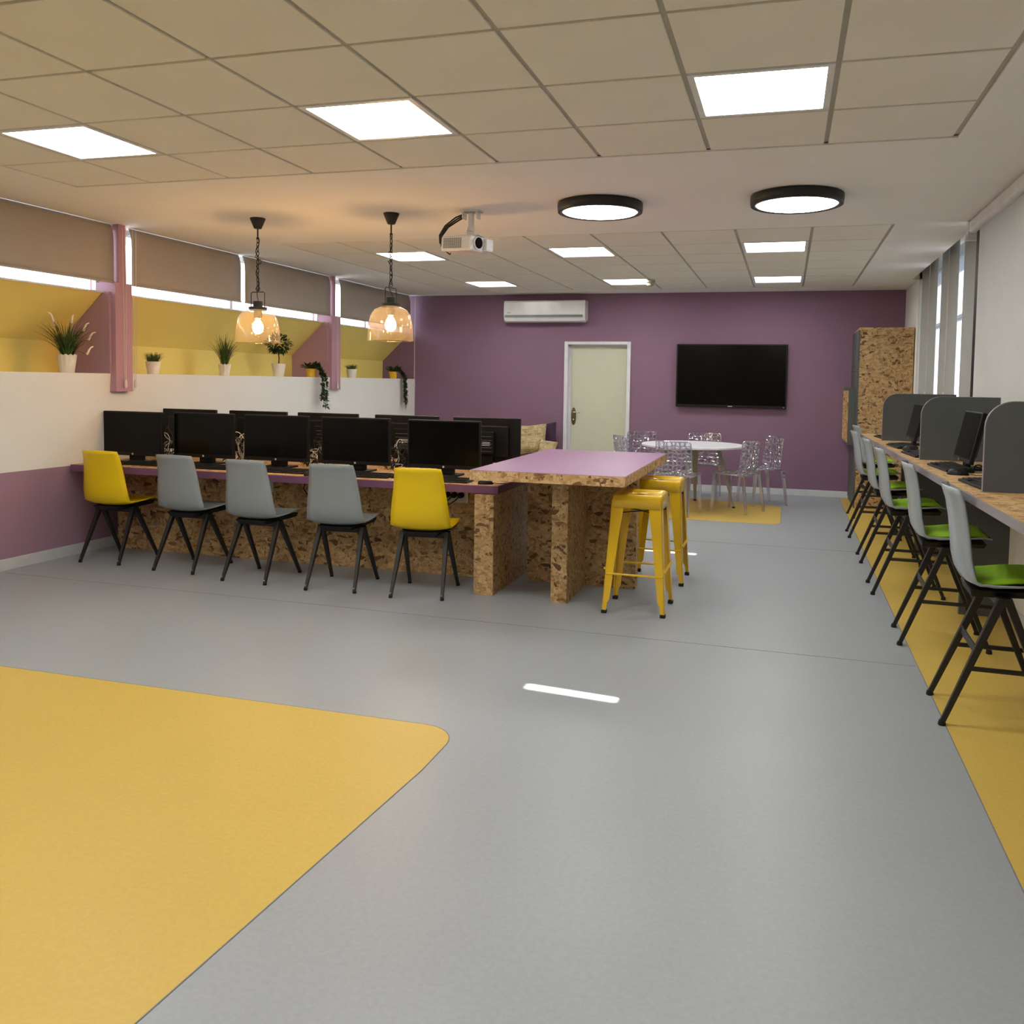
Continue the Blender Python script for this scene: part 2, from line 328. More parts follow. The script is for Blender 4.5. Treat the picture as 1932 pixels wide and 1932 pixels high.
for (y0, y1) in ((-2.1, 5.94), (6.02, 9.46), (9.50, YB)):
    nwin += 1
    wn = struct(bpy.data.objects.new('window_%d' % nwin, None)); C.objects.link(wn)
    f = MB(); X0, X1 = -5.66, -5.62
    f.box(X0, X1, y0, y1, SZ, SZ+.018).box(X0, X1, y0, y1, 2.68, 2.72)
    k = max(2, int((y1-y0)/1.2)); 
    for j in range(k+1):
        yy = y0+(y1-y0)*j/k; f.box(X0, X1, max(y0, yy-.02), min(y1, yy+.02), SZ+.018, 2.68)
    ob('window_frame', f, ALU, wn)
    for j in range(k):
        ob('pane', MB().box(-5.643, -5.639, y0+(y1-y0)*j/k+.02, y0+(y1-y0)*(j+1)/k-.02, SZ+.018, 2.68), GLASSW, wn)
# right wall: solid by the back corner, then a deep window niche
NY = 10.75; NX = 1.62
b = MB().box(XR, XR+.5, NY, YB, 0, 3.0).box(XR, XR+.5, -2.1, NY, 0, .93).box(NX+.06, NX+.2, -2.1, NY, 2.80, 3.0)
ST('wall_right', b, WHITE)
ST('baseboard_right', MB().box(XR-.012, XR, -2.1, 10.88, 0, .085), SKIRT)
# right windows: frosting added to diffuse sun, two slits shaped to throw floor streaks
SL = [3.60, 7.16]
edges = [-2.1, -.2, 1.7, SL[0]-.035, SL[0]+.035, 5.3, SL[1]-.04, SL[1]+.04, 9.0, NY]
wn = struct(bpy.data.objects.new('window_4', None)); C.objects.link(wn)
f = MB().box(NX-.05, NX+.06, -2.1, NY, .93, .97).box(NX, NX+.05, -2.1, NY, 2.78, 2.82).box(NX, NX+.05, -2.1, NY, 2.17, 2.20)
for y in (-2.1, -.2, 1.7, 3.50, 3.64, 5.3, 7.07, 7.23, 9.0, NY-.03): f.box(NX, NX+.04, y-.0, y+.03, .97, 2.78)
ob('window_frame', f, ALU, wn)
for i in range(len(edges)-1):
    y0, y1 = edges[i], edges[i+1]
    if y1-y0 < .1:
        ob('pane', MB().box(NX+.01, NX+.016, y0-.05, y1+.05, .97, 2.18), FROST, wn)
        continue
    for z0, z1 in ((.97, 2.17), (2.20, 2.78)):
        ob('pane', MB().box(NX+.01, NX+.016, y0, y1, z0, z1), FROST, wn)
# ceiling: plaster bands around two tiled fields
CX1 = 1.365
F1 = (-4.643, .787, -1.26, 4.739); F2 = (-4.634, .768, 7.118, 11.40)
b = MB(); T = 3.0
b.box(-6.2, CX1, 4.739, 7.118, CH, T).box(-6.2, -4.643, -2.1, 4.739, CH, T).box(.787, CX1, -2.1, 4.739, CH, T).box(-6.2, -4.634, 7.118, YB, CH, T).box(.768, CX1, 7.118, YB, CH, T).box(-4.634, .768, 11.40, YB, CH, T).box(-4.643, .787, -2.1, -1.26, CH, T)
b.box(CX1, XR+.1, NY, YB, CH, T).box(CX1, NX+.2, -2.1, NY, 2.95, T)
b.box(-4.7, .8, -1.3, 4.8, CH+.05, T).box(-4.7, .8, 7.1, 11.5, CH+.05, T)
ce = ST('ceiling', b, CEIL)
G = .011
lights = []
def field(F, xs, ys, lit):
    x0, x1, y0, y1 = F
    g = MB(); cache = {}
    for x in xs[1:-1]: g.box(x-G-.003, x+G+.003, y0, y1, CH+.010, CH+.03)
    for y in ys[1:-1]: g.box(x0, x1, y-G-.003, y+G+.003, CH+.011, CH+.03)
    E = .026
    g.box(x0-.001, x0+E, y0, y1, CH+.010, CH+.03).box(x1-E, x1+.001, y0, y1, CH+.010, CH+.03).box(x0, x1, y0-.001, y0+E, CH+.010, CH+.03).box(x0, x1, y1-E, y1+.001, CH+.010, CH+.03)
    ob('ceiling_grid', g, TBAR, ce)
    for i in range(len(xs)-1):
        for j in range(len(ys)-1):
            a0 = xs[i]+(G if i else E); a1 = xs[i+1]-(G if i < len(xs)-2 else E)
            b0 = ys[j]+(G if j else E); b1 = ys[j+1]-(G if j < len(ys)-2 else E)
            if (i, j) in lit: lights.append((a0, a1, b0, b1)); continue
            w_, h_ = round((a1-a0)/2, 4), round((b1-b0)/2, 4)
            if (w_, h_) not in cache:
                o = ob('ceiling_tile', MB().box(-w_, w_, -h_, h_, 0, .02), TILE, ce, bev=.002, seg=1); cache[(w_, h_)] = o.data
            else:
                o = bpy.data.objects.new('ceiling_tile', cache[(w_, h_)]); C.objects.link(o); o.parent = ce
                md = o.modifiers.new('b', 'BEVEL'); md.width = .002; md.segments = 1
            o.location = ((a0+a1)/2, (b0+b1)/2, CH+.0005)
xs = [-4.643+.6*i for i in range(9)]+[.787]
ys = [-1.242+.6*i for i in range(10)]+[4.739]
ys[0] = -1.26
field(F1, xs, ys, {(1, 8), (4, 8), (7, 8)})
xs2 = [-4.634]+[-4.043+.6*i for i in range(8)]+[.768]
field(F2, xs2, [7.118, 7.80, 8.42, 9.03, 9.65, 10.27, 10.88, 11.40], {(1, 1), (4, 1), (7, 1), (1, 5), (4, 5), (7, 5)})
def panel_light(a0, a1, b0, b1, label):
    t = thing('ceiling_light', label, 'light', ((a0+a1)/2, (b0+b1)/2, CH), 0, 'square ceiling panels')
    X, Y = (a1-a0)/2, (b1-b0)/2; e = .028
    f = MB().box(-X, -X+e, -Y, Y, 0, .03).box(X-e, X, -Y, Y, 0, .03).box(-X+e, X-e, -Y, -Y+e, 0, .03).box(-X+e, X-e, Y-e, Y, 0, .03)
    ob('frame', f, ALU, t)
    ob('diffuser', MB().box(-X+e, X-e, -Y+e, Y-e, .012, .02), LIGHT, t)
nm = ['leftmost square light panel in the front tiled field, cut by picture edge', 'middle square light panel of the three in the front tiled field', 'rightmost square light panel in the front tiled field, above the round lights',
      'square light panel behind the second pendant chain, back tiled field', 'square light panel near the purple wall, left of the air conditioner',
      'square light panel in the back field directly right of the projector', 'square light panel next to the smoke detector near the purple wall',
      'square light panel at right of back field, nearer the round lights', 'square light panel at right of back field, above the television']
for q, n_ in zip(lights, nm): panel_light(*q, n_)

# ------------------------------------------------------------------ fittings on walls and ceiling
def round_light(x, y, label):
    t = thing('round_ceiling_light', label, 'light', (x, y, CH), 0, 'round black rimmed lights')
    ob('rim', MB().lathe([(.285, 0), (.298, -.004), (.30, -.03), (.296, -.066), (.285, -.07), (.265, -.068), (.262, -.055)], 64, cap=False), BLACKM, t, smooth=True)
    ob('diffuser', MB().lathe([(.264, -.058), (.255, -.066), (.12, -.070), (.001, -.071)], 64, cap=False), RLIGHT, t, smooth=True)
round_light(-1.30, 5.93, 'round black-rimmed ceiling light nearer the projector')
round_light(.025, 5.93, 'round black-rimmed ceiling light farther from projector, towards the windows')
def pendant(x, y, zb, label, rot):
    t = thing('pendant_lamp', label, 'lamp', (x, y, CH), rot, 'glass pendant lamps')
    ob('ceiling_rose', MB().lathe([(.058, 0), (.060, -.004), (.054, -.02), (.030, -.078), (.026, -.082), (.004, -.084)], 32), BLACKPEND, t, smooth=True)
    zt = zb+.255-CH; L = .40
    ob('stem', MB().tube([(0, 0, -.08), (0, 0, -.15)], .006).tube([(0, 0, -.15), (0, 0, -.165)], .011), BLACKPEND, t)
    ztop = zt+.15
    n = int((-.165-ztop)/.034)
    for i in range(n):
        zc = -.175-.034*i
        lk = MB(); pts = []
        for a in range(12):
            q = 2*PI*a/12; pts.append((.010*math.cos(q), 0, zc+.022*math.sin(q)) if i % 2 else (0, .010*math.cos(q), zc+.022*math.sin(q)))
        lk.tube(pts, .0032, 6, True); ob('chain_link', lk, BLACKPEND, t, smooth=True)
    random.seed(3)
    cb = MB(); cb.tube([(.012*math.sin(i*.9)+(.03*math.sin(i*2.4) if 6 < i < 11 else 0), .012*math.cos(i*.7), -.15+(zt+.04+.15)*i/24) for i in range(25)], .0032, 6); ob('cable', cb, CABLE, t, smooth=True)
    ob('ring', MB().tube([(.018*math.cos(a*PI/8), 0, ztop+.02+.018*math.sin(a*PI/8)) for a in range(16)], .003, 6, True), BLACKPEND, t)
    ob('yoke', MB().tube([(-.062, 0, zt+.02), (-.062, 0, zt+.135), (-.052, 0, zt+.145), (.052, 0, zt+.145), (.062, 0, zt+.135), (.062, 0, zt+.02)], .0035, 6), BLACKPEND, t)
    ob('lamp_holder', MB().lathe([(.010, .075), (.036, .072), (.036, .030), (.070, .026), (.070, .004), (.03, 0), (.034, -.03), (.028, -.062), (.016, -.065)], 32, (0, 0, zt)), BLACKPEND, t, smooth=False)
    pr = [(.035, 0), (.085, -.004), (.122, -.022), (.148, -.06), (.162, -.115), (.170, -.18), (.172, -.255)]
    ob('lamp_shade', MB().lathe([(r, zt+z) for r, z in pr], 48, cap=False), SHADE, t, smooth=True)
    ob('rim', MB().tube([(.172*math.cos(a*PI/24), .172*math.sin(a*PI/24), zt-.255) for a in range(48)], .0028, 6, True), SHADE, t, smooth=True)
    ob('bulb', MB().lathe([(.012, -.06), (.016, -.075), (.034, -.105), (.042, -.135), (.036, -.165), (.018, -.182), (.001, -.186)], 24, (0, 0, zt), cap=False), BULBM, t, smooth=True)
pendant(-4.075, 5.95, 1.745, 'amber glass pendant lamp hanging in front of the long yellow alcove', 0)
pendant(-2.925, 5.97, 1.765, 'amber glass pendant lamp on black chain nearest the projector', 1.3)
# projector
t = thing('projector', 'white ceiling projector with round black lens beside the second pendant lamp', 'projector', (-2.29, 6.0, CH))
b = MB().box(-.075, .075, -.05, .05, -.012, 0).box(-.06, -.05, -.04, .04, -.06, -.01).box(.05, .06, -.04, .04, -.06, -.01)
ob('ceiling_bracket', b, PLW, t, bev=.002)
ob('mount_arm', MB().tube([(0, 0, -.02), (0, 0, -.13)], .021, 16).tube([(0, 0, -.12), (0, 0, -.15)], .026, 16).box(-.03, .03, -.012, .012, -.19, -.14).box(-.09, .09, -.06, .06, -.192, -.184), PLW, t)
rz = math.radians(-20)
pr_ = dict(loc=(-.03, -.03, -.255), rot=(0, math.radians(3), rz))
ob('casing', MB().box(-.15, .15, -.11, .11, -.055, .055), PLW, t, bev=.016, seg=4, smooth=False, **pr_)
g = MB()
for r in range(7):
    for c in range(9): g.box(-.12+c*.020, -.106+c*.020, -.1125, -.108, -.034+r*.0105, -.0275+r*.0105)
gg = ob('vent_grille', g, PLG, t, **pr_); gg['kind'] = 'stuff'
ob('lens_ring', MB().tube([(.145, -.045, .004), (.165, -.045, .004)], .047, 32), PLW, t, **pr_)
ob('lens', MB().tube([(.15, -.045, .004), (.168, -.045, .004)], .040, 32), SCREEN, t, **pr_)
ob('casing_nose', MB().box(.13, .185, .02, .10, -.045, .045), PLW, t, bev=.012, **pr_)
cb = MB()
for k, (dy, s) in enumerate(((-.03, .0), (0, .02), (.03, .035))):
    cb.tube([(-.05, dy, -.03), (-.11, dy, -.05-s*.3), (-.19, dy-.01, -.11), (-.235-s*.3, dy-.01, -.18), (-.245, dy+.02, -.23-s), (-.20, dy+.05, -.27-s), (-.165, .05, -.265)], .006, 6)
ob('cable', cb, CABLE, t, smooth=True)
# smoke detector
t = thing('smoke_detector', 'small beige smoke detector on the ceiling near purple wall', 'detector', (-1.645, 10.45, CH))
ob('base', MB().lathe([(.058, 0), (.060, -.02), (.05, -.03)], 24), PLB, t, smooth=False)
ob('sensor_head', MB().lathe([(.042, -.03), (.042, -.06), (.03, -.068), (.001, -.07)], 24), PLB, t)
# air conditioner
t = thing('air_conditioner', 'white wall-mounted split air conditioner high on the purple wall', 'air conditioner', (-3.345, YB, 2.31))
prof = [(0, .03), (-.13, 0), (-.185, .025), (-.205, .07), (-.21, .10), (-.205, .28), (-.19, .31), (0, .32)]
ob('casing', MB().prism(prof, lambda y, z, q: (-.60+1.2*q, y, z)), PLW, t, bev=.012, seg=3)
ob('front_panel', MB().box(-.575, .56, -.216, -.206, .115, .29), PLW, t, bev=.004)
ob('air_flap', MB().prism([(-.207, .06), (-.19, .025), (-.14, .008), (-.14, .002), (-.195, .018), (-.213, .058)], lambda y, z, q: (-.56+1.1*q, y, z)), PLW, t)
ob('grey_band', MB().box(-.58, .57, -.2125, -.204, .072, .106), PLG, t)['label'] = 'grey band above the flap'
ob('badge', MB().box(-.545, -.49, -.2175, -.2155, .135, .143), PLG, t)
# television
t = thing('television', 'large black flat television hanging on the purple wall', 'television', (-.735, YB, 1.16))
ob('wall_mount', MB().box(-.25, .25, -.04, 0, .2, .66), BLACKP, t)
ob('housing', MB().box(-.735, .735, -.085, -.04, 0, .858), BLACKP, t, bev=.006)
ob('screen', MB().box(-.715, .715, -.0875, -.084, .035, .842), SCREEN, t)
ob('bezel_badge', MB().box(-.03, .03, -.0885, -.0865, .012, .022), PAPER, t); ob('indicator', MB().box(.69, .71, -.0885, -.0865, .012, .02), PAPER, t)
# door
d = struct(bpy.data.objects.new('door_1', None)); C.objects.link(d); d.location = (D0, YB, 0)
W = D1-D0
ob('door_frame', MB().box(-.03, .022, -.025, .2, 0, DH+.02).box(W-.022, W+.03, -.025, .2, 0, DH+.02).box(.022, W-.022, -.025, .2, DH-.022, DH+.02), FRAMEW, d, bev=.004)
ob('door_stop', MB().box(.022, .06, .055, .12, 0, DH-.022).box(W-.035, W-.022, .055, .12, 0, DH-.022).box(.022, W-.022, .055, .12, DH-.04, DH-.022), FRAMEW, d)
lf = ob('door_leaf', MB().box(.045, W-.03, .075, .115, .006, DH-.03), DOORP, d, bev=.002)
ob('handle_plate', MB().prism([(.036*math.cos(a*PI/16), .13*math.sin(a*PI/16)) for a in range(32)], lambda a, z, q: (.10+a, .075-.010*q, .98+z)), BRASS, lf, bev=.003)
ob('door_handle', MB().tube([(.10, .07, 1.04), (.10, .02, 1.04), (.115, .015, 1.04), (.21, .018, 1.035)], .009, 10).tube([(.10, .066, .93), (.10, .055, .93)], .014, 12), CHROME, lf, smooth=True)

# ------------------------------------------------------------------ blinds on the left
def cords(b, x, y, z0, z1, gap=.02):
    b.tube([(x, y-gap, z0), (x, y-gap*.4, z1+.06)], .0022, 5).tube([(x, y+gap, z0), (x, y+gap*.4, z1+.06)], .0022, 5)
def left_blind(y0, y1, label, cordy=None):
    xb = -5.435
    t = thing('roller_blind', label, 'blind', (xb, (y0+y1)/2, 0), 0, 'roller blinds over the high left windows')
    h = (y1-y0)/2
    def f(u, v):
        z = 2.245+(CH-.004-2.245)*v
        return (-.035+.035*max(0, (v-.72)/.28)**2*-.9+.03, -h+2*h*u, z)
    ob('fabric', MB().grid(12, 12, f), BLIND, t, smooth=True, solid=.003)
    ob('bottom_bar', MB().box(-.012, .004, -h, h, 2.234, 2.248), BLIND, t)
    ob('roller_tube', MB().tube([(-.045, -h, CH-.04), (-.045, h, CH-.04)], .022, 12), ALU, t)
    if cordy:
        c = MB(); cords(c, cordy[1], 0, 2.7, cordy[2]); o = ob('pull_cord', c, CORDW, t, loc=(0, cordy[0]-(y0+y1)/2, 0))
        ob('tassel', MB().lathe([(.004, .07), (.010, .06), (.013, .02), (.009, .0)], 10, (0, 0, 0)), CORDW, o, loc=(cordy[1], 0, cordy[2]-.0))
left_blind(3.2, 5.925, 'grey brown roller blind left of the first mauve pilaster', (5.985, .05, 1.36))
left_blind(6.13, 7.65, 'grey brown roller blind right of the first mauve pilaster', (6.12, .03, 1.36))
left_blind(7.72, 9.44, 'grey brown roller blind between middle light gap and second mauve pilaster', (9.525, .05, 1.34))
left_blind(9.69, 11.76, 'grey brown roller blind nearest the purple wall corner', (11.80, .05, 1.36))

# ------------------------------------------------------------------ plants on the ledge
def grass(b, n, h, spread, r0, wid=.006, curl=.6):
    for i in range(n):
        a = random.uniform(0, 2*PI); hh = h*random.uniform(.55, 1); sp = spread*random.uniform(.15, 1)
        rr = r0*math.sqrt(random.random()); p0 = Vector((rr*math.cos(a), rr*math.sin(a), 0))
        d = Vector((math.cos(a), math.sin(a), 0)); s = Vector((-d.y, d.x, 0)); vs = []
        for k in range(6):
            q = k/5; p = p0+d*sp*q**1.8+Vector((0, 0, hh*(q-curl*.35*sp/spread*q**3))); wv = wid*(1-q**2)+.0008
            vs += [p-s*wv/2, p+s*wv/2]
        b.add(vs, [(2*k, 2*k+1, 2*k+3, 2*k+2) for k in range(5)])
def leaf(b, p, d, L, W):
    d = d.normalized(); s = d.cross(Vector((random.uniform(-.4, .4), random.uniform(-.4, .4), 1))).normalized(); n = s.cross(d)
    b.add([p, p+d*L*.35-s*W/2+n*L*.06, p+d*L*.75-s*W*.35, p+d*L, p+d*L*.75+s*W*.35, p+d*L*.35+s*W/2+n*L*.06], [(0, 1, 2, 3), (0, 3, 4, 5)])
def pot(t, r, h, m, scallop=False):
    n = 48
    prof = [(r*.70, 0), (r*.74, .004), (r, h), (r*.93, h), (r*.90, h-.015)]
    b = MB().lathe(prof, n)
    if scallop:
        b.v = [(x, y, z+(.006*math.sin(12*math.atan2(y, x)) if z > h-.003 else 0)) for x, y, z in b.v]
    ob('pot', b, m, t, smooth=True); ob('soil', MB().lathe([(r*.9, h-.02), (.001, h-.017)], 24, cap=False), SOIL, t)
LX = lambda y: -5.58
def plant(y, label, name='potted_grass', x=None): return thing(name, label, 'plant', (LX(y) if x is None else x, y, LZ))
random.seed(11)
t = plant(5.57, 'tall grass with pale plumes in a scalloped white pot, left of first pilaster'); pot(t, .072, .145, POT, True)
b = MB(); grass(b, 150, .34, .26, .045, .009); f = ob('foliage', b, GRASS, t, loc=(0, 0, .12)); f['kind'] = 'stuff'
for (dy, dz, dx) in ((-.15, .46, .0), (-.09, .43, -.05), (.06, .46, .0), (.14, .40, .06), (.20, .33, .06), (.14, .21, .1)):
    b = MB().tube([(0, 0, .13), (dx*.5, dy*.45, .13+(dz-.13)*.6), (dx*.8, dy*.85, dz-.06)], .0016, 5)
    st = ob('plume_stalk', b, GRASS, t)
    b = MB(); P = [(dx*.8, dy*.85, dz-.06), (dx*.9, dy*.95, dz-.02), (dx, dy*1.02, dz), (dx, dy*1.18, dz+.008)]
    b.tube(P, .010, 6, r2=.005); ob('plume', b, PLUME, st, smooth=True)
t = plant(6.54, 'small spiky grass in a plain white pot right of first pilaster'); pot(t, .066, .115, POT)
b = MB(); grass(b, 160, .11, .085, .05, .005, .3); ob('foliage', b, GRASS, t, loc=(0, 0, .10))['kind'] = 'stuff'
t = plant(7.57, 'medium dark grass in a scalloped white pot left of first pendant lamp'); pot(t, .062, .115, POT, True)
b = MB(); grass(b, 150, .37, .20, .035, .007); ob('foliage', b, GRASS, t, loc=(0, 0, .09))['kind'] = 'stuff'
t = plant(8.54, 'ball-shaped topiary tree in a tall white pot beneath first pendant lamp', 'potted_topiary'); pot(t, .078, .145, POT)
ob('trunk', MB().tube([(0, 0, .12), (.004, .006, .2), (-.004, 0, .3)], .006, 8), BARK, t)
b = MB()
for i in range(420):
    z = random.uniform(-1, 1); a = random.uniform(0, 2*PI); q = math.sqrt(1-z*z); rr = random.uniform(.55, 1.05)
    d = Vector((q*math.cos(a), q*math.sin(a), z)); leaf(b, Vector((0, 0, .37))+Vector((d.x*.125, d.y*.125, d.z*.10))*rr, d+Vector((random.uniform(-.7, .7), random.uniform(-.7, .7), random.uniform(-.5, .3))), .045, .022)
ob('foliage', b, LEAF, t)['kind'] = 'stuff'
def ivy(y, label, drop, sd, off):
    random.seed(sd)
    t = plant(y, label, 'potted_ivy', -5.50); pot(t, .062, .10, POTY); b = MB(); vs = MB()
    for k in range(7):
        a = -1.2+.5*k; x1 = .135+random.uniform(0, .025); y1 = off+random.uniform(-.05, .05); end = -drop*random.uniform(.45, 1)
        P = [Vector((0, 0, .09)), Vector((.03, y1*.2, .17)), Vector((.08, y1*.5, .13)), Vector((x1, y1*.8, .02)), Vector((x1, y1, end*.5)), Vector((x1, y1+random.uniform(-.03, .03), end))]
        vs.tube(P, .0025, 5)
        for i in range(70):
            q = random.random(); s = q*5; j = min(4, int(s)); p = P[j].lerp(P[j+1], s-j)
            leaf(b, p, Vector((random.uniform(.0, .8), random.uniform(-1, 1), random.uniform(-1, .3))), .045, .026)
    for i in range(110):
        a = random.uniform(0, 2*PI); d = Vector((math.cos(a), math.sin(a), random.uniform(.1, 1)))
        leaf(b, Vector((0, 0, .10))+Vector((d.x*.09, d.y*.10, d.z*.07))*random.random(), d, .05, .028)
    ob('vine', vs, BARK, t); ob('foliage', b, LEAF, t)['kind'] = 'stuff'
ivy(9.10, 'trailing ivy in a yellow pot hanging down beside second mauve pilaster', .40, 4, .05)
t = plant(10.24, 'small round grass tuft in a white pot right of second pilaster'); pot(t, .070, .115, POT)
b = MB(); grass(b, 170, .09, .09, .06, .005, .3); ob('foliage', b, GRASS, t, loc=(0, 0, .10))['kind'] = 'stuff'
ivy(11.32, 'trailing ivy in a yellow pot hanging near the purple wall corner', .46, 9, .08)

# ------------------------------------------------------------------ computer desk
DZ, DT = .75, .055
t = thing('computer_desk', 'long strand-board double computer desk with purple edge along the left wall', 'desk', (-3.66, 6.25, 0))
DX0, DX1 = -1.83, 1.78
def dy(x): return -.75
ob('desktop', MB().box(DX0+.012, DX1-.012, -.74, .74, DZ-DT+.006, DZ), OSBL, t)
ob('edge_band', MB().box(DX0, DX1, -.752, -.739, DZ-DT, DZ-.002).box(DX1-.013, DX1, -.74, .74, DZ-DT, DZ-.002).box(DX0, DX1, .739, .752, DZ-DT, DZ-.002), PUREDGE, t, bev=.002)
ob('front_panel', MB().box(DX0+.05, DX1-.14, -.31, -.28, 0, DZ-DT), OSB, t)
ob('rear_panel', MB().box(DX0+.05, DX1-.14, .28, .31, 0, DZ-DT), OSB, t)
ob('end_post', MB().box(1.625, 1.765, -.795+.0, .70, 0, DZ-DT-.004), OSB, t, bev=.002)
# ------------------------------------------------------------------ high table
t = thing('high_table', 'strand-board high table with purple top at the end of the computer desk', 'table', (-1.42, 5.98, 0))
HT = .905
ob('tabletop', MB().box(-.50, .50, -.93, .93, HT-.065, HT-.003), OSBL, t, bev=.002)
ob('laminate', MB().box(-.498, .498, -.928, .928, HT-.003, HT), PURLAM, t)
ob('front_leg_panel', MB().box(-.055, .055, -.56, -.01, 0, HT-.065), OSB, t, bev=.002)
ob('cross_panel', MB().box(-.39, .42, -.01, .09, 0, HT-.065), OSB, t, bev=.002)
ob('rear_leg_panel', MB().box(-.055, .055, .09, .60, 0, HT-.065), OSB, t, bev=.002)

# ------------------------------------------------------------------ seat shells and chairs
def shell(dz, bk=1.0, wk=1.0):
    prof = [(-.240, .885, .160), (-.218, .82, .168), (-.203, .74, .178), (-.193, .66, .190), (-.185, .58, .200), (-.172, .52, .207), (-.147, .475, .210), (-.105, .452, .210), (-.04, .445, .208), (.04, .455, .208), (.12, .468, .206), (.185, .48, .200), (.225, .478, .19)]
    prof = [(y, (.45+(z-.45)*bk if z > .47 else z)+dz, w*wk) for y, z, w in prof]
    N = len(prof)-1
    def f(u, v):
        s = v*N; j = min(N-1, int(s)); q = s-j
        y, z, w_ = [prof[j][k]*(1-q)+prof[j+1][k]*q for k in range(3)]
        t = 2*u-1; e = abs(t)**2.4
        if s < 5: return (t*w_, y+.045*e, z-.008*e*(s < .5))
        k = min(1, (s-5)/2.5); 
        return (t*w_, y+.045*e*(1-k), z+.03*e*k*(1-.85*max(0, (s-8)/4)))
    return MB().grid(10, 24, f)
def office_chair(m):
    t = thing('side_chair', '', 'chair', group='side chairs along the computer desk')
    ob('seat_shell', shell(0), m, t, smooth=True, solid=.009)
    ob('under_frame', MB().hexa([(-.10, -.12, .405), (.10, -.12, .405), (.17, .19, .43), (-.17, .19, .43)], [(-.13, -.13, .440), (.13, -.13, .440), (.185, .2, .462), (-.185, .2, .462)]), BLACKP, t, bev=.006)
    ob('crossbar', MB().box(-.165, .165, -.035, .01, .385, .425), BLACKM, t, bev=.004)
    for sx in (-1, 1):
        for y1, y0 in ((-.21, -.02), (.22, .0)):
            lg = ob('leg', MB().bar((sx*.155, y0, .425), (sx*.178, y1, .012), .034, .034, .02, .02, (1, 0, 0)), BLACKM, t, bev=.003)
            ob('foot_cap', MB().lathe([(.012, 0), (.014, .004), (.012, .018)], 12, (sx*.179, y1, 0)), RUBBER, lg)
            if y1 < 0: ob('foot_pin', MB().lathe([(.005, -.003), (.007, 0), (.005, .003)], 10), CHROME, lg, loc=(sx*.1775, y1-.008, .034), rot=(PI/2, 0, 0))
    return t
ch0 = office_chair(YPLA)
ch0['label'] = 'yellow plastic side chair at left end of computer desk, beside the mauve wall'
ch0.location = (-5.105, 5.585, 0); ch0.rotation_euler = (0, 0, .02)
MG = {'yellow_plastic': GPLA}
dup(ch0, (-4.365, 5.525, 0), -.04, 'grey plastic side chair next to the leftmost yellow chair', mats=MG)
dup(ch0, (-3.685, 5.42, 0), -.03, 'grey plastic side chair in the middle of the row of five', mats=MG)
dup(ch0, (-3.01, 5.40, 0), .10, 'grey plastic side chair second from the high table end', mats=MG)
dup(ch0, (-2.375, 5.41, 0), .13, 'yellow plastic side chair nearest the high table')
for x, l in ((-3.42, 'yellow side chair on the far side of desk, glimpsed left under the monitors'), (-2.66, 'yellow side chair on the far side of desk behind last monitor')):
    dup(ch0, (x, 7.34, 0), PI, l, 'side chairs on the far side of the desk')

# ------------------------------------------------------------------ computers
def monitor(rear=False):
    t = thing('computer_monitor', '', 'monitor', group='monitors on the computer desk')
    ob('housing', MB().box(-.29, .29, -.01, .022, .055, .42), BLACKP, t, bev=.006)
    ob('rear_bulge', MB().box(-.20, .20, .02, .05, .10, .36), BLACKP, t, bev=.012)
    ob('screen', MB().box(-.276, .276, -.0115, -.009, .085, .407), SCREEN, t)
    ob('emblem', MB().lathe([(.008, 0), (.008, .0015)], 16), PAPER, t, loc=(0, -.0095, .070), rot=(PI/2, 0, 0))
    ob('neck', MB().box(-.07, .07, .03, .06, .012, .20), BLACKP, t, bev=.006)
    ob('stand_base', MB().box(-.12, .12, -.07, .13, 0, .014), BLACKP, t, bev=.005)
    if rear:
        pc = ob('mini_computer', MB().box(-.09, .09, .05, .095, .13, .31), BLACKP, t, bev=.004)
        v = MB()
        for k in range(5): v.box(-.075, .06, .0945, .0965, .15+.03*k, .1525+.03*k)
        ob('vent_line', v, PLG, pc)
        lb = MB()
        random.seed(5)
        for k in range(3): lb.box(-.06, -.06+random.uniform(.04, .08), .0945, .0968, .222-.012*k, .227-.012*k)
        ob('spec_label', lb, PAPER, pc)
    return t
mo = monitor()
fx = [(-5.185, 'black monitor at left end of front row, above leftmost yellow chair'), (-4.57, 'black monitor in front row, second from the mauve wall'), (-3.895, 'black monitor in middle of the front row of five'), (-3.195, 'black monitor in front row, second from the high table'), (-2.46, 'black monitor in front row nearest the high table')]
for i, (x, l) in enumerate(fx):
    o = mo if i == 0 else dup(mo, (0, 0, 0), 0, l)
    o.location = (x, 5.93 if i else 5.84, DZ); o.rotation_euler = (0, 0, (.0, -.02, .01, .02, .03)[i]); o['label'] = l
mr = monitor(True)
bx = [(-5.205, 'back of black monitor in rear row, leftmost against white wall'), (-4.485, 'back of black monitor in rear row, second from left'), (-3.795, 'back of black monitor in middle of the rear row'), (-3.055, 'back of black monitor in rear row, below the right hanging ivy'), (-2.345, 'back of black monitor at right end of rear row beside the cushions')]
for i, (x, l) in enumerate(bx):
    o = mr if i == 0 else dup(mr, (0, 0, 0), 0, l)
    o.location = (x, 6.56, DZ); o.rotation_euler = (0, 0, PI); o['label'] = l
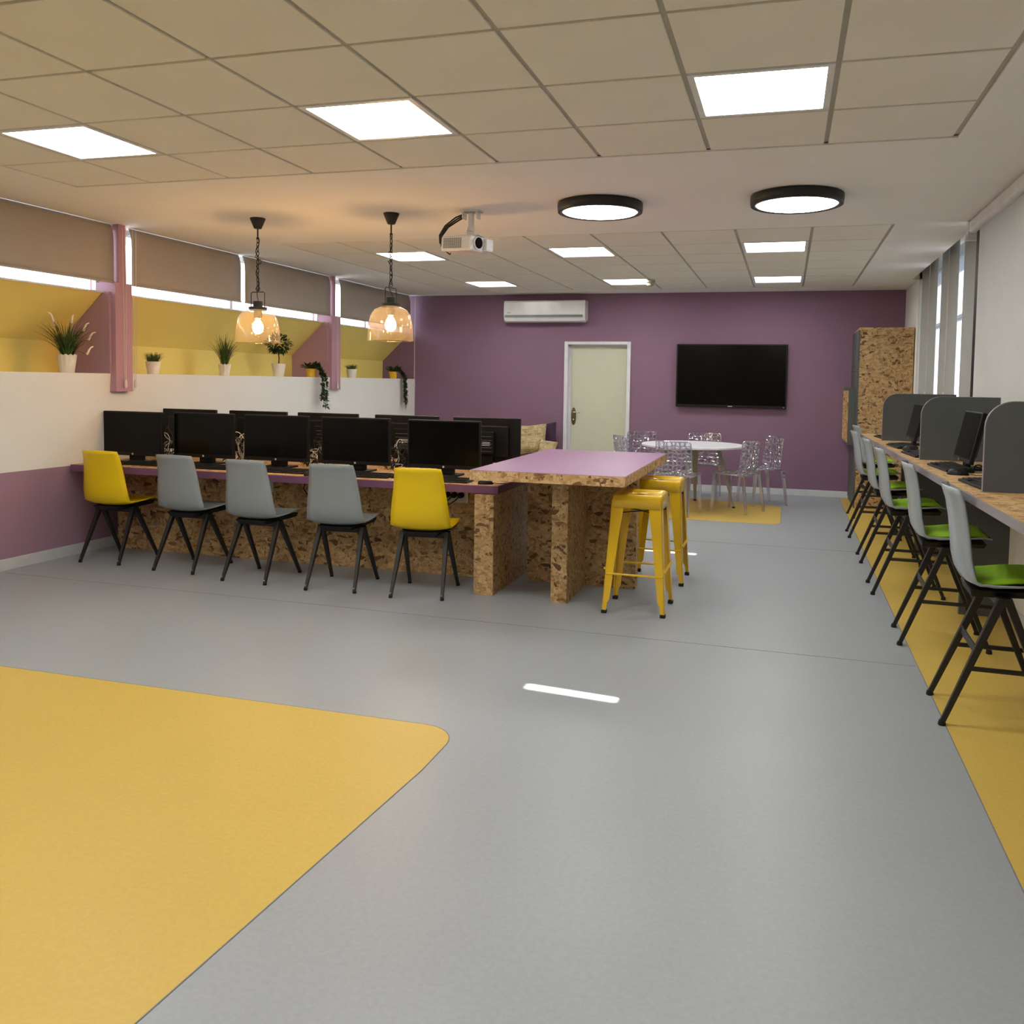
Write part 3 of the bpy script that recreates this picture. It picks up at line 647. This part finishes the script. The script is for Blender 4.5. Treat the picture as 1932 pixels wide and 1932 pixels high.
def keyboard():
    t = thing('keyboard', '', 'keyboard')
    ob('case', MB().prism([(-.075, 0), (.075, 0), (.075, .022), (-.075, .012)], lambda y, z, q: (-.22+.44*q, y, z)), BLACKP, t, bev=.003)
    k = MB()
    for r in range(5):
        y = -.058+r*.026; z = .0135+(y+.075)*.0667
        for c in range(20):
            if r == 0 and 4 < c < 10: continue
            k.box(-.21+c*.0212, -.192+c*.0212, y, y+.021, z-.002, z+.005)
    o = ob('keys', k, BLACKM, t); o['kind'] = 'stuff'
    return t
kb0 = keyboard(); first = [True]
def place_kb(x, y, z, rz, label, group):
    if first[0]: o = kb0; first[0] = False; o['label'] = label; o.location = (x, y, z); o.rotation_euler = (0, 0, rz)
    else: o = dup(kb0, (x, y, z), rz, label)
    o['group'] = group
def mouse():
    t = thing('computer_mouse', '', 'mouse')
    def f(u, v):
        a = 2*PI*u; r = math.sin(PI*v*.5); k = 1-math.cos(PI*v*.5)
        return (.032*r*math.cos(a), .056*r*math.sin(a)*(1+.0*k), .036*math.cos(PI*v*.5)*(1-.15*math.sin(a)*r)+.001)
    ob('shell', MB().grid(20, 8, f), BLACKP, t, smooth=True)
    ob('scroll_wheel', MB().tube([(-.003, .028, .031), (.003, .028, .031)], .007, 12), RUBBER, t)
    ob('cord', MB().tube([(0, .054, .010), (.01, .09, .005), (-.015, .12, .004), (.01, .15, .004)], .002, 5), CABLE, t)
    return t
ms0 = mouse(); mfirst = [True]
def place_ms(x, y, z, rz, label, group):
    if mfirst[0]: o = ms0; mfirst[0] = False; o['label'] = label; o.location = (x, y, z); o.rotation_euler = (0, 0, rz)
    else: o = dup(ms0, (x, y, z), rz, label)
    o['group'] = group
G1 = 'keyboards on the computer desk'; G2 = 'mice on the computer desk'
for x, y, r, l in ((-4.93, 5.70, .0, 'black keyboard between leftmost yellow chair and its monitor'), (-4.36, 5.68, .05, 'black keyboard behind the first grey side chair'), (-3.66, 5.68, .0, 'black keyboard behind middle grey side chair'), (-2.99, 5.66, .06, 'black keyboard behind the grey chair second from high table'), (-2.35, 5.62, .03, 'black keyboard behind the yellow chair nearest high table')):
    place_kb(x, y, DZ, r, l, G1)
for x, y, r, l in ((-4.66, 5.72, .1, 'black mouse beside leftmost keyboard of computer desk'), (-3.38, 5.56, .2, 'black mouse left of the third grey side chair back'), (-2.715, 5.68, -.9, 'black mouse on desk between third grey chair and yellow chair'), (-2.0, 5.58, -1.2, 'black mouse at desk corner below the purple tabletop')):
    place_ms(x, y, DZ, r, l, G2)
# cables behind the monitors
random.seed(21)
for x, l in ((-5.14, 'tangle of cables between the first two front monitors'), (-4.45, 'tangle of cables between second and third front monitors'), (-3.70, 'tangle of cables between third and fourth front monitors'), (-2.95, 'tangle of cables between fourth and fifth front monitors')):
    t = thing('cable_tangle', l, 'cables', (x, 6.22, DZ), 0, 'cable tangles between monitors')
    for nm_, m, n in (('black_cord', CABLE, 16), ('white_cord', CABLEW, 9 if x < -4 else 4)):
        b = MB()
        for k in range(n):
            P = []; p = Vector((random.uniform(-.10, .10), random.uniform(-.12, .12), .006))
            hi = random.uniform(.05, .3)
            for i in range(9):
                q = i/8; P.append((p.x+random.uniform(-.06, .06), p.y+random.uniform(-.05, .05), .006+hi*math.sin(PI*q)*random.uniform(.7, 1)))
            P = [Vector(a) for a in P]; S = []
            for i in range(8):
                for j in range(3): S.append(P[i].lerp(P[i+1], j/3))
            for _ in range(2): S = [S[0]]+[(S[i-1]+S[i]*2+S[i+1])/4 for i in range(1, len(S)-1)]+[S[-1]]
            b.tube(S, .0035, 5)
        ob(nm_, b, m, t, smooth=True)
# sockets and cords on the desk's front panel
def socket(x, z, label, nplug):
    t = thing('socket_panel', label, 'socket', (x, 5.94, z), 0, 'sockets under the computer desk')
    ob('plate', MB().box(-.10, .10, -.02, 0, -.05, .06), SOCK, t, bev=.004)
    random.seed(int(abs(x)*100))
    for k in range(nplug):
        px = -.06+.055*k
        p = ob('plug', MB().lathe([(.022, 0), (.022, .03), (.012, .05)], 16), RUBBER, t, loc=(px, -.02, .01), rot=(PI/2, 0, 0))
        ob('cord', MB().tube([(px, -.06, .01), (px-.02, -.09, -.02), (px-.08, -.08, -.06), (px-.14, -.06, .0), (px-.12, -.05, .06)], .005, 6), CABLE, t, smooth=True)
for x, l, n in ((-2.36, 'white socket panel with black plugs behind the yellow chair near high table', 3), (-3.42, 'white socket panel behind the third grey chair back', 2), (-4.02, 'white socket panel between first two grey side chairs', 3), (-4.80, 'white socket panel right of the leftmost yellow chair', 1)):
    socket(x, .605, l, n)

# ------------------------------------------------------------------ yellow metal stools
def stool():
    t = thing('bar_stool', '', 'stool', group='yellow metal stools at the high table')
    Z = .762; s = .152
    def f(u, v):
        return None
    b = MB()
    def rr(h, r, z, n=6):
        out = []
        for cx, cy, a0 in ((h-r, h-r, 0), (-(h-r), h-r, PI/2), (-(h-r), -(h-r), PI), (h-r, -(h-r), 1.5*PI)):
            out += [(cx+r*math.cos(a0+PI/2*i/n), cy+r*math.sin(a0+PI/2*i/n), z) for i in range(n+1)]
        return out
    rings = [rr(.166, .03, Z-.085), rr(.162, .034, Z-.03), rr(.1615, .034, Z-.022), rr(.160, .036, Z-.010), rr(.156, .039, Z-.003), rr(.150, .040, Z), rr(.144, .038, Z-.001), rr(.138, .036, Z-.005), rr(.126, .03, Z-.010), rr(.02, .012, Z-.013)]
    n = len(rings[0]); vs = [p for r in rings for p in r]
    b.add(vs, [(i*n+j, i*n+(j+1) % n, (i+1)*n+(j+1) % n, (i+1)*n+j) for i in range(len(rings)-1) for j in range(n)])
    ob('seat', b, YMET, t, smooth=True, solid=.003)
    ob('grip_hole', MB().prism([(.045*math.cos(a*PI/8)+(.02 if math.cos(a*PI/8) > 0 else -.02), .012*math.sin(a*PI/8)) for a in range(16)], lambda a, c, q: (a*.6, c, Z-.0118+.0004*q)), RUBBER, t)
    for sx in (-1, 1):
        for sy in (-1, 1):
            T, B = .158, .202
            lg = MB()
            for axis in (0, 1):
                w0, w1 = .085, .038
                def P(along, z, off):
                    h = T+(B-T)*(1-(z/(Z-.03)))
                    return (sx*(h-along), sy*(h-off), z) if axis == 0 else (sx*(h-off), sy*(h-along), z)
                top, mid, bot = Z-.035, .09, .012
                ws = [(top, w0), (.5, .066), (mid, w1+.004), (mid-.02, w1-.008), (bot, w1-.012)]
                vs = []
                for z, w_ in ws: vs += [P(0, z, 0), P(w_, z, 0), P(w_, z, .004), P(0, z, .004)]
                fs = []
                for i in range(len(ws)-1):
                    for j in range(4): fs.append((i*4+j, i*4+(j+1) % 4, (i+1)*4+(j+1) % 4, (i+1)*4+j))
                fs += [(0, 1, 2, 3), tuple(len(ws)*4-4+j for j in range(4))]
                lg.add(vs, fs)
            l = ob('leg', lg, YMET, t)
            ob('rubber_foot', MB().box(-.017, .017, -.017, .017, 0, .022), RUBBER, l, loc=(sx*(B-.014), sy*(B-.014), 0), bev=.003)
    h = .190; z = .255
    for a, c in (((-h, -h), (h, -h)), ((-h, h), (h, h))): ob('foot_rail', MB().bar((a[0]+.01, a[1]+.006, z), (c[0]-.01, c[1]+.006, z), .016, .012), YMET, t, bev=.003)
    for a, c in (((-h, -h), (-h, h)), ((h, -h), (h, h))): ob('foot_rail', MB().bar((a[0], a[1]+.01, z+.03), (c[0], c[1]-.01, z+.03), .016, .012), YMET, t, bev=.003)
    ob('seat_brace', MB().bar((-.155, -.155, .64), (.155, .155, .64), .022, .004).bar((-.155, .155, .645), (.155, -.155, .645), .022, .004), BLACKM, t)
    return t
s0 = stool(); s0.location = (-.895, 5.48, 0); s0['label'] = 'yellow metal bar stool in front, at near side of high table'
dup(s0, (-.885, 6.37, 0), 0, 'yellow metal bar stool behind the nearer stool, partly under the tabletop')

# ------------------------------------------------------------------ white round table and clear chairs
t = thing('round_table', 'white round table on grey tapered legs by the purple wall', 'table', (-1.07, 10.34, 0), .42)
ob('tabletop', MB().lathe([(.595, .722), (.61, .726), (.612, .745), (.605, .750), (.001, .750)], 72), TABLEW, t, smooth=False)
for k in range(4):
    a = PI/2*k+PI*.87
    d = Vector((math.cos(a), math.sin(a), 0)); s = Vector((-d.y, d.x, 0))
    p0, p1 = d*.30+Vector((0, 0, .722)), d*.50+Vector((0, 0, .015))
    ob('leg', MB().bar(p0, p1, .10, .05, .028, .02, tuple(d)), TABLEG, t, bev=.004)
    ob('foot', MB().lathe([(.018, 0), (.018, .018)], 12, tuple(d*.50)), RUBBER, t)
ob('apron', MB().box(-.26, .26, -.26, .26, .69, .722), TABLEG, t)
def lattice(nu, nv, f, seed):
    random.seed(seed); b = MB()
    J = [[(0 if i in (0, nu) else random.uniform(-.42, .42), 0 if j in (0, nv) else random.uniform(-.42, .42)) for i in range(nu+1)] for j in range(nv+1)]
    vs = [f((i+J[j][i][0])/nu, (j+J[j][i][1])/nv) for j in range(nv+1) for i in range(nu+1)]
    fs = []
    for j in range(nv):
        for i in range(nu): fs.append((j*(nu+1)+i, j*(nu+1)+i+1, (j+1)*(nu+1)+i+1, (j+1)*(nu+1)+i))
    b.add(vs, fs); return b
def wires(o, th):
    x = o.modifiers.new('w', 'WIREFRAME'); x.thickness = th; x.use_even_offset = False; x.use_boundary = True
    x = o.modifiers.new('v', 'SUBSURF'); x.levels = x.render_levels = 1
CLRB = glass('clear_acrylic_lattice', (240, 238, 248), .42, .05, .12)
def clear_chair():
    t = thing('clear_chair', '', 'chair', group='clear chairs around the round table')
    def back(u, v):
        q = 2*u-1; z = .43+.40*v; return (q*(.215-.01*v), -.17-.05*v+.05*q*q, z)
    o = ob('backrest', lattice(8, 9, back, 1), CLRB, t); wires(o, .020)
    ob('backrest_sheet', MB().grid(8, 6, back), CLEAR, o, smooth=True)
    def seat(u, v):
        q = 2*u-1; return (q*.215, -.19+.40*v, .445+.015*q*q-.012*math.sin(PI*v))
    o = ob('seat', lattice(8, 8, seat, 2), CLRB, t); wires(o, .016)
    ob('seat_sheet', MB().grid(6, 6, seat), CLEAR, o, smooth=True)
    ob('seat_rim', MB().tube([(-.21, -.19, .44), (-.215, .2, .45), (-.2, .215, .45), (.2, .215, .45), (.215, .2, .45), (.21, -.19, .44)], .010, 6), CLRB, t, smooth=True)
    for sx in (-1, 1):
        ob('leg', MB().bar((sx*.195, -.175, .44), (sx*.21, -.235, 0), .038, .038, .026, .026, (1, 0, 0)), CLRB, t, bev=.004)
        ob('leg', MB().bar((sx*.195, .185, .44), (sx*.205, .215, 0), .038, .038, .026, .026, (1, 0, 0)), CLRB, t, bev=.004)
    return t
c0 = clear_chair(); c0.location = (-1.16, 9.66, 0); c0.rotation_euler = (0, 0, -.22); c0['label'] = 'clear lattice chair with its back to us in front of round table'
for x, y, f, l in ((-.52, 10.10, 1.12, 'clear lattice chair right of round table, nearer one of the right pair'), (-.27, 10.86, 2.10, 'clear lattice chair right of round table, standing farther back'),
                   (-1.02, 11.15, PI-.02, 'clear lattice chair behind the round table, back edge above tabletop'), (-1.74, 11.05, PI+.55, 'clear lattice chair behind and left of the round table'), (-1.80, 10.32, -1.0, 'clear lattice chair at far left of round table beside the door')):
    dup(c0, (x, y, 0), f, l)

# ------------------------------------------------------------------ cushions on a bench by the back wall
t = thing('low_bench', 'low strand-board bench against purple wall, hidden behind the high table', 'bench', (-3.75, 11.55, 0))
ob('seat_board', MB().box(-.75, .60, -.30, .30, .38, .42), OSB, t); ob('side_panel', MB().box(-.75, -.71, -.28, .28, 0, .38), OSB, t); ob('side_panel', MB().box(.56, .60, -.28, .28, 0, .38), OSB, t)
def cushion(x, y, z, rx, rzz, ry, m, label, w_=.24, h=.215):
    def f(sgn):
        def g(u, v):
            a, c = 2*u-1, 2*v-1; e = (1-a**4)*(1-c**4); pin = 1-.09*(1-abs(a))*abs(c)**3; p2 = 1-.09*(1-abs(c))*abs(a)**3
            return (a*w_*p2, sgn*.075*max(0, e)**.5, c*h*pin)
        return g
    t = thing('cushion', label, 'cushion', (x, y, z), 0, 'cushions on the low bench'); t.rotation_euler = (rx, ry, rzz)
    ob('front_cover', MB().grid(14, 14, f(-1)), m, t, smooth=True); ob('rear_cover', MB().grid(14, 14, f(1)), DPURP, t, smooth=True)
cushion(-3.47, 11.51, .655, -.28, .12, -.08, NEWS, 'newspaper-print cushion leaning in front by the rear monitor')
cushion(-3.36, 11.70, .665, -.26, .05, -.14, DPURP, 'dark purple cushion with only its corner showing behind newspaper cushion', .235, .21)
cushion(-3.17, 11.36, .55, -.4, .0, .1, NEWS, 'smaller cushion edge beside the newspaper cushion, right of it', .13, .11)

# ------------------------------------------------------------------ cabinet in the right corner
CY = 10.90
t = thing('tall_cabinet', 'tall strand-board cabinet with grey doors in the corner by the blinds', 'cabinet', (.83, CY, 0))
ob('side_panel', MB().box(0, .60, 0, .03, 0, 2.155), OSB, t, bev=.002); ob('side_panel', MB().box(0, .60, .94, .97, 0, 2.155), OSB, t)
ob('top_panel', MB().box(-.006, .60, -.004, .97, 2.155, 2.18), OSBL, t, bev=.002); ob('back_panel', MB().box(.58, .60, .03, .94, .02, 2.155), OSB, t)
for y0, y1 in ((.005, .483), (.489, .965)):
    dr = ob('door', MB().box(-.02, 0, y0, y1, .04, 1.66), GREYL, t, bev=.002); ob('handle', MB().box(-.035, -.02, (y1-.05 if y0 < .2 else y0+.03), (y1-.03 if y0 < .2 else y0+.05), .95, 1.10), CHROME, dr)
    dr = ob('door', MB().box(-.02, 0, y0, y1, 1.665, 2.15), GREYL, t, bev=.002); ob('handle', MB().box(-.035, -.02, (y1-.05 if y0 < .2 else y0+.03), (y1-.03 if y0 < .2 else y0+.05), 1.72, 1.735), CHROME, dr)
ob('plinth', MB().box(-.012, .0, .01, .96, 0, .04), GREYD, t)
t = thing('display_box', 'shallow grey box with wooden battened front fixed to the tall cabinet', 'box', (.81, 10.96, .76))
ob('case', MB().box(-.085, 0, 0, .86, 0, .70), GREYL, t, bev=.002)
ob('wood_front', MB().box(-.097, -.085, .03, .83, .03, .66), OSBL, t)
for y in (.22, .60):
    bt = ob('batten', MB().box(-.109, -.097, y-.06, y+.06, .05, .64), OSBL, t, bev=.002)
    ob('screw', MB().tube([(-.109, y, .60), (-.113, y, .60)], .012, 10), RUBBER, bt)

# ------------------------------------------------------------------ counter on the right
CZ, CT = 1.0, .038
def ce_(y): return .735+(8.5-y)*.0145
t = thing('window_counter', 'bar-height strand-board counter with grey edge along the right windows', 'counter', (0, 0, 0))
Y0, Y1 = 2.3, 9.15
def slab(x_in, z0, z1, x_out=None):
    xo = XR-.002 if x_out is None else None
    def e(y, k): return ce_(y)+k
    return [(e(Y0, x_in), Y0), (XR-.004 if xo else e(Y0, x_out), Y0), (XR-.004 if xo else e(Y1, x_out), Y1), (e(Y1, x_in), Y1)], z0, z1
P, z0, z1 = slab(.010, CZ-CT+.004, CZ); ob('worktop', MB().hexa([(x, y, z0) for x, y in P], [(x, y, z1) for x, y in P]), OSBL, t)
P, z0, z1 = slab(0, CZ-CT, CZ-.002, .010); ob('edge_band', MB().hexa([(x, y, z0) for x, y in P], [(x, y, z1) for x, y in P]), GREYE, t)
ob('back_panel', MB().box(XR-.04, XR-.014, Y0, Y1, .62, CZ-CT), GREYD, t)
for y in (2.33, 4.29, 6.03, 8.06, 9.10):
    ob('support_panel', MB().box(1.12, XR-.04, y-.015, y+.015, 0, CZ-CT), GREYL, t, bev=.001)
def divider(y, label):
    x0 = ce_(y)+.08; L = XR-.03-x0; H = .415; r = .12
    t = thing('desk_divider', label, 'divider', (x0, y, CZ), 0, 'grey dividers on the window counter')
    poly = [(0, 0), (L, 0), (L, H)]+[(r-r*math.sin(a*PI/2/8), H-r+r*math.cos(a*PI/2/8)) for a in range(9)]
    ob('panel', MB().prism(poly, lambda a, z, q: (a, -.009+.018*q, z)), GREYL, t)
    rim = MB(); pts = [(0, 0)]+poly[::-1][0:9]+[(L, H)]
    for i in range(len(pts)-1): rim.bar((pts[i][0], 0, pts[i][1]), (pts[i+1][0], 0, pts[i+1][1]), .0195, .003, upv=(0, 1, 0)) if 0 else rim.bar((pts[i][0], 0, pts[i][1]), (pts[i+1][0], 0, pts[i+1][1]), .003, .0195, upv=(0, 1, 0))
    ob('edge_strip', rim, GREYE, t)
divider(8.06, 'grey rounded desk divider farther along the window counter')
divider(6.03, 'grey rounded desk divider nearer us on the window counter')
divider(4.29, 'grey desk divider at the right picture edge, only its front edge showing')
mon2 = monitor(); mon2['group'] = 'monitors on the window counter'
mon2.scale = (.82,)*3; mon2.location = (.99, 5.46, CZ); mon2.rotation_euler = (0, 0, -PI/2); mon2['label'] = 'black monitor on window counter in front of the nearer divider'
for ch in list(mon2.children):
    if ch.name.split('.')[0] not in ('neck', 'stand_base'): ch.rotation_euler = (math.radians(-12), 0, ch.rotation_euler[2]) if 'emblem' not in ch.name else ch.rotation_euler
dup(mon2, (.985, 7.58, CZ), -PI/2, 'black monitor on window counter half hidden behind nearer divider')
dup(mon2, (1.10, 4.70, CZ), -PI/2+.1, 'black monitor at the right picture edge beside the near divider')
G1 = 'keyboards on the window counter'; G2 = 'mice on the window counter'
for x, y, l in ((.90, 8.42, 'black keyboard on window counter beyond the farther divider'), (.885, 7.22, 'black keyboard on window counter in front of farther divider'), (.90, 6.40, 'black keyboard tucked behind the nearer divider'), (.93, 5.42, 'black keyboard on window counter in front of the nearer divider'), (.945, 4.52, 'black keyboard nearest us on the window counter')):
    place_kb(x, y, CZ, -PI/2+.08, l, G1)
for x, y, l in ((.90, 6.86, 'black mouse in front of keyboard below the farther divider'), (.91, 5.06, 'black mouse on counter beside the keyboard by nearer divider')):
    place_ms(x, y, CZ, -PI/2-.3, l, G2)
t = thing('cable_tangle', 'loose black cables on the window counter beside nearer monitor', 'cables', (1.12, 5.05, CZ))
random.seed(31); b = MB()
for k in range(7):
    P = [Vector((random.uniform(-.12, .15), -.2+.06*i+random.uniform(-.05, .05), .006+max(0, random.uniform(-.05, .05)))) for i in range(9)]; S = []
    for i in range(8):
        for j in range(4): S.append(P[i].lerp(P[i+1], j/4))
    for _ in range(3): S = [S[0]]+[(S[i-1]+S[i]*2+S[i+1])/4 for i in range(1, len(S)-1)]+[S[-1]]
    b.tube(S, .004, 5)
ob('cord', b, CABLE, t, smooth=True)
# bar chairs
def bar_chair():
    t = thing('bar_chair', '', 'chair', group='bar chairs along the window counter')
    dz = .155
    ob('seat_shell', shell(dz, 1.0, .97), LPLA, t, smooth=True, solid=.010)
    def pad(s):
        def g(u, v):
            q = 2*u-1; y = -.112+.315*v; k = (1-abs(q)**4)*(1-abs(2*v-1)**4)
            z = .452+dz+.155*max(0, y+.04)+.026*abs(q)**2.4*(1-.8*max(0, 2*v-1))
            return (q*.188, y, z+(.034*k**.5 if s else .004))
        return g
    ob('seat_pad', MB().grid(12, 12, pad(1)).grid(12, 12, pad(0)), GREEN, t, smooth=True)
    ob('under_frame', MB().hexa([(-.10, -.12, .40+dz), (.10, -.12, .40+dz), (.17, .19, .428+dz), (-.17, .19, .428+dz)], [(-.13, -.13, .438+dz), (.13, -.13, .438+dz), (.185, .2, .458+dz), (-.185, .2, .458+dz)]), BLACKP, t, bev=.006)
    ob('crossbar', MB().box(-.175, .175, -.03, .03, .535, .575), BLACKM, t, bev=.004)
    for sx in (-1, 1):
        for y1, y0 in ((-.23, -.01), (.23, .01)):
            lg = ob('leg', MB().bar((sx*.165, y0, .572), (sx*.19, y1, .012), .034, .034, .022, .022, (1, 0, 0)), BLACKM, t, bev=.003)
            ob('foot_cap', MB().lathe([(.015, 0), (.017, .006), (.013, .022)], 12, (sx*.191, y1, 0)), RUBBER, lg)
    z = .26; yb = -.23+.22*z/.572
    ob('foot_rail', MB().tube([(-.182, yb, z), (-.182, .27, z), (-.16, .32, z), (.16, .32, z), (.182, .27, z), (.182, yb, z)], .011, 8), BLACKM, t)
    ob('rear_plate', MB().box(-.182, .182, yb+.02, yb+.026, z+.06, z+.10), BLACKM, t)
    return t
b0 = bar_chair()
bc = [(.93, 4.18, -PI/2-.02, 'grey bar chair with green seat nearest us at window counter'), (.90, 5.36, -PI/2-.03, 'grey bar chair with green seat, second from us at window counter'), (.86, 6.58, -PI/2, 'grey bar chair with green seat, third from us at window counter'), (.87, 7.70, -PI/2, 'grey bar chair with green seat, fourth from us, beyond both near dividers'), (.86, 8.93, -PI/2, 'grey bar chair with green seat, fifth from us, before the strand-board cabinet'), (.97, 10.25, -PI/2+.1, 'grey bar chair farthest from us, against strand-board cabinet')]
for i, (x, y, r, l) in enumerate(bc):
    if i: dup(b0, (x, y, 0), r, l)
    else: b0.location = (x, y, 0); b0.rotation_euler = (0, 0, r); b0['label'] = l

# ------------------------------------------------------------------ right blinds and projection screen
def right_blind(y0, y1, label):
    t = thing('panel_blind', label, 'blind', (1.47, (y0+y1)/2, 0), 0, 'grey blinds in the right window niche'); h = (y1-y0)/2
    ob('fabric', MB().box(-.002, .002, -h, h, 1.06, 2.90), BLINDR, t)
    ob('roller_tube', MB().tube([(.02, -h, 2.91), (.02, h, 2.91)], .025, 12), ALU, t)
    ob('bottom_bar', MB().box(-.006, .006, -h, h, 1.045, 1.065), ALU, t)
    c = MB(); cords(c, -.02, -h+.40, 2.88, 1.42, .02); o = ob('pull_cord', c, CORDW, t); ob('tassel', MB().lathe([(.004, .07), (.012, .06), (.016, .01), (.009, 0)], 10), CORDW, o, loc=(-.02, -h+.40, 1.37))
for y0, y1, l in ((9.66, 10.742, 'grey roller blind in the niche nearest the cabinet'), (8.52, 9.42, 'grey roller blind between the two bright window gaps'), (7.21, 8.28, 'grey roller blind just left of the projection screen'), (3.65, 7.11, 'wide grey roller blind hidden behind the projection screen'), (-1.8, 3.55, 'wide grey roller blind in the niche behind the near end')):
    right_blind(y0, y1, l)
t = thing('projection_screen', 'pull-down projection screen with black border hanging before the right windows', 'screen', (1.315, 5.35, 0))
ob('case', MB().box(-.045, .045, -1.75, 1.70, CH-.10, CH-.004), PLW, t, bev=.02, seg=3)
ob('end_bracket', MB().box(-.05, .05, 1.70, 1.76, CH-.12, CH).box(-.065, .05, 1.715, 1.745, CH-.15, CH-.10), PLW, t, bev=.004)
ob('fabric', MB().box(-.001, .001, -1.60, 1.53, 1.32, CH-.08), SCRF, t)
ob('black_border', MB().box(-.002, .002, 1.53, 1.62, 1.26, CH-.08).box(-.002, .002, -1.69, -1.60, 1.26, CH-.08).box(-.002, .002, -1.60, 1.53, 1.26, 1.32), BLACKP, t)
ob('bottom_bar', MB().box(-.012, .012, -1.69, 1.62, 1.235, 1.26), ALU, t, bev=.004)
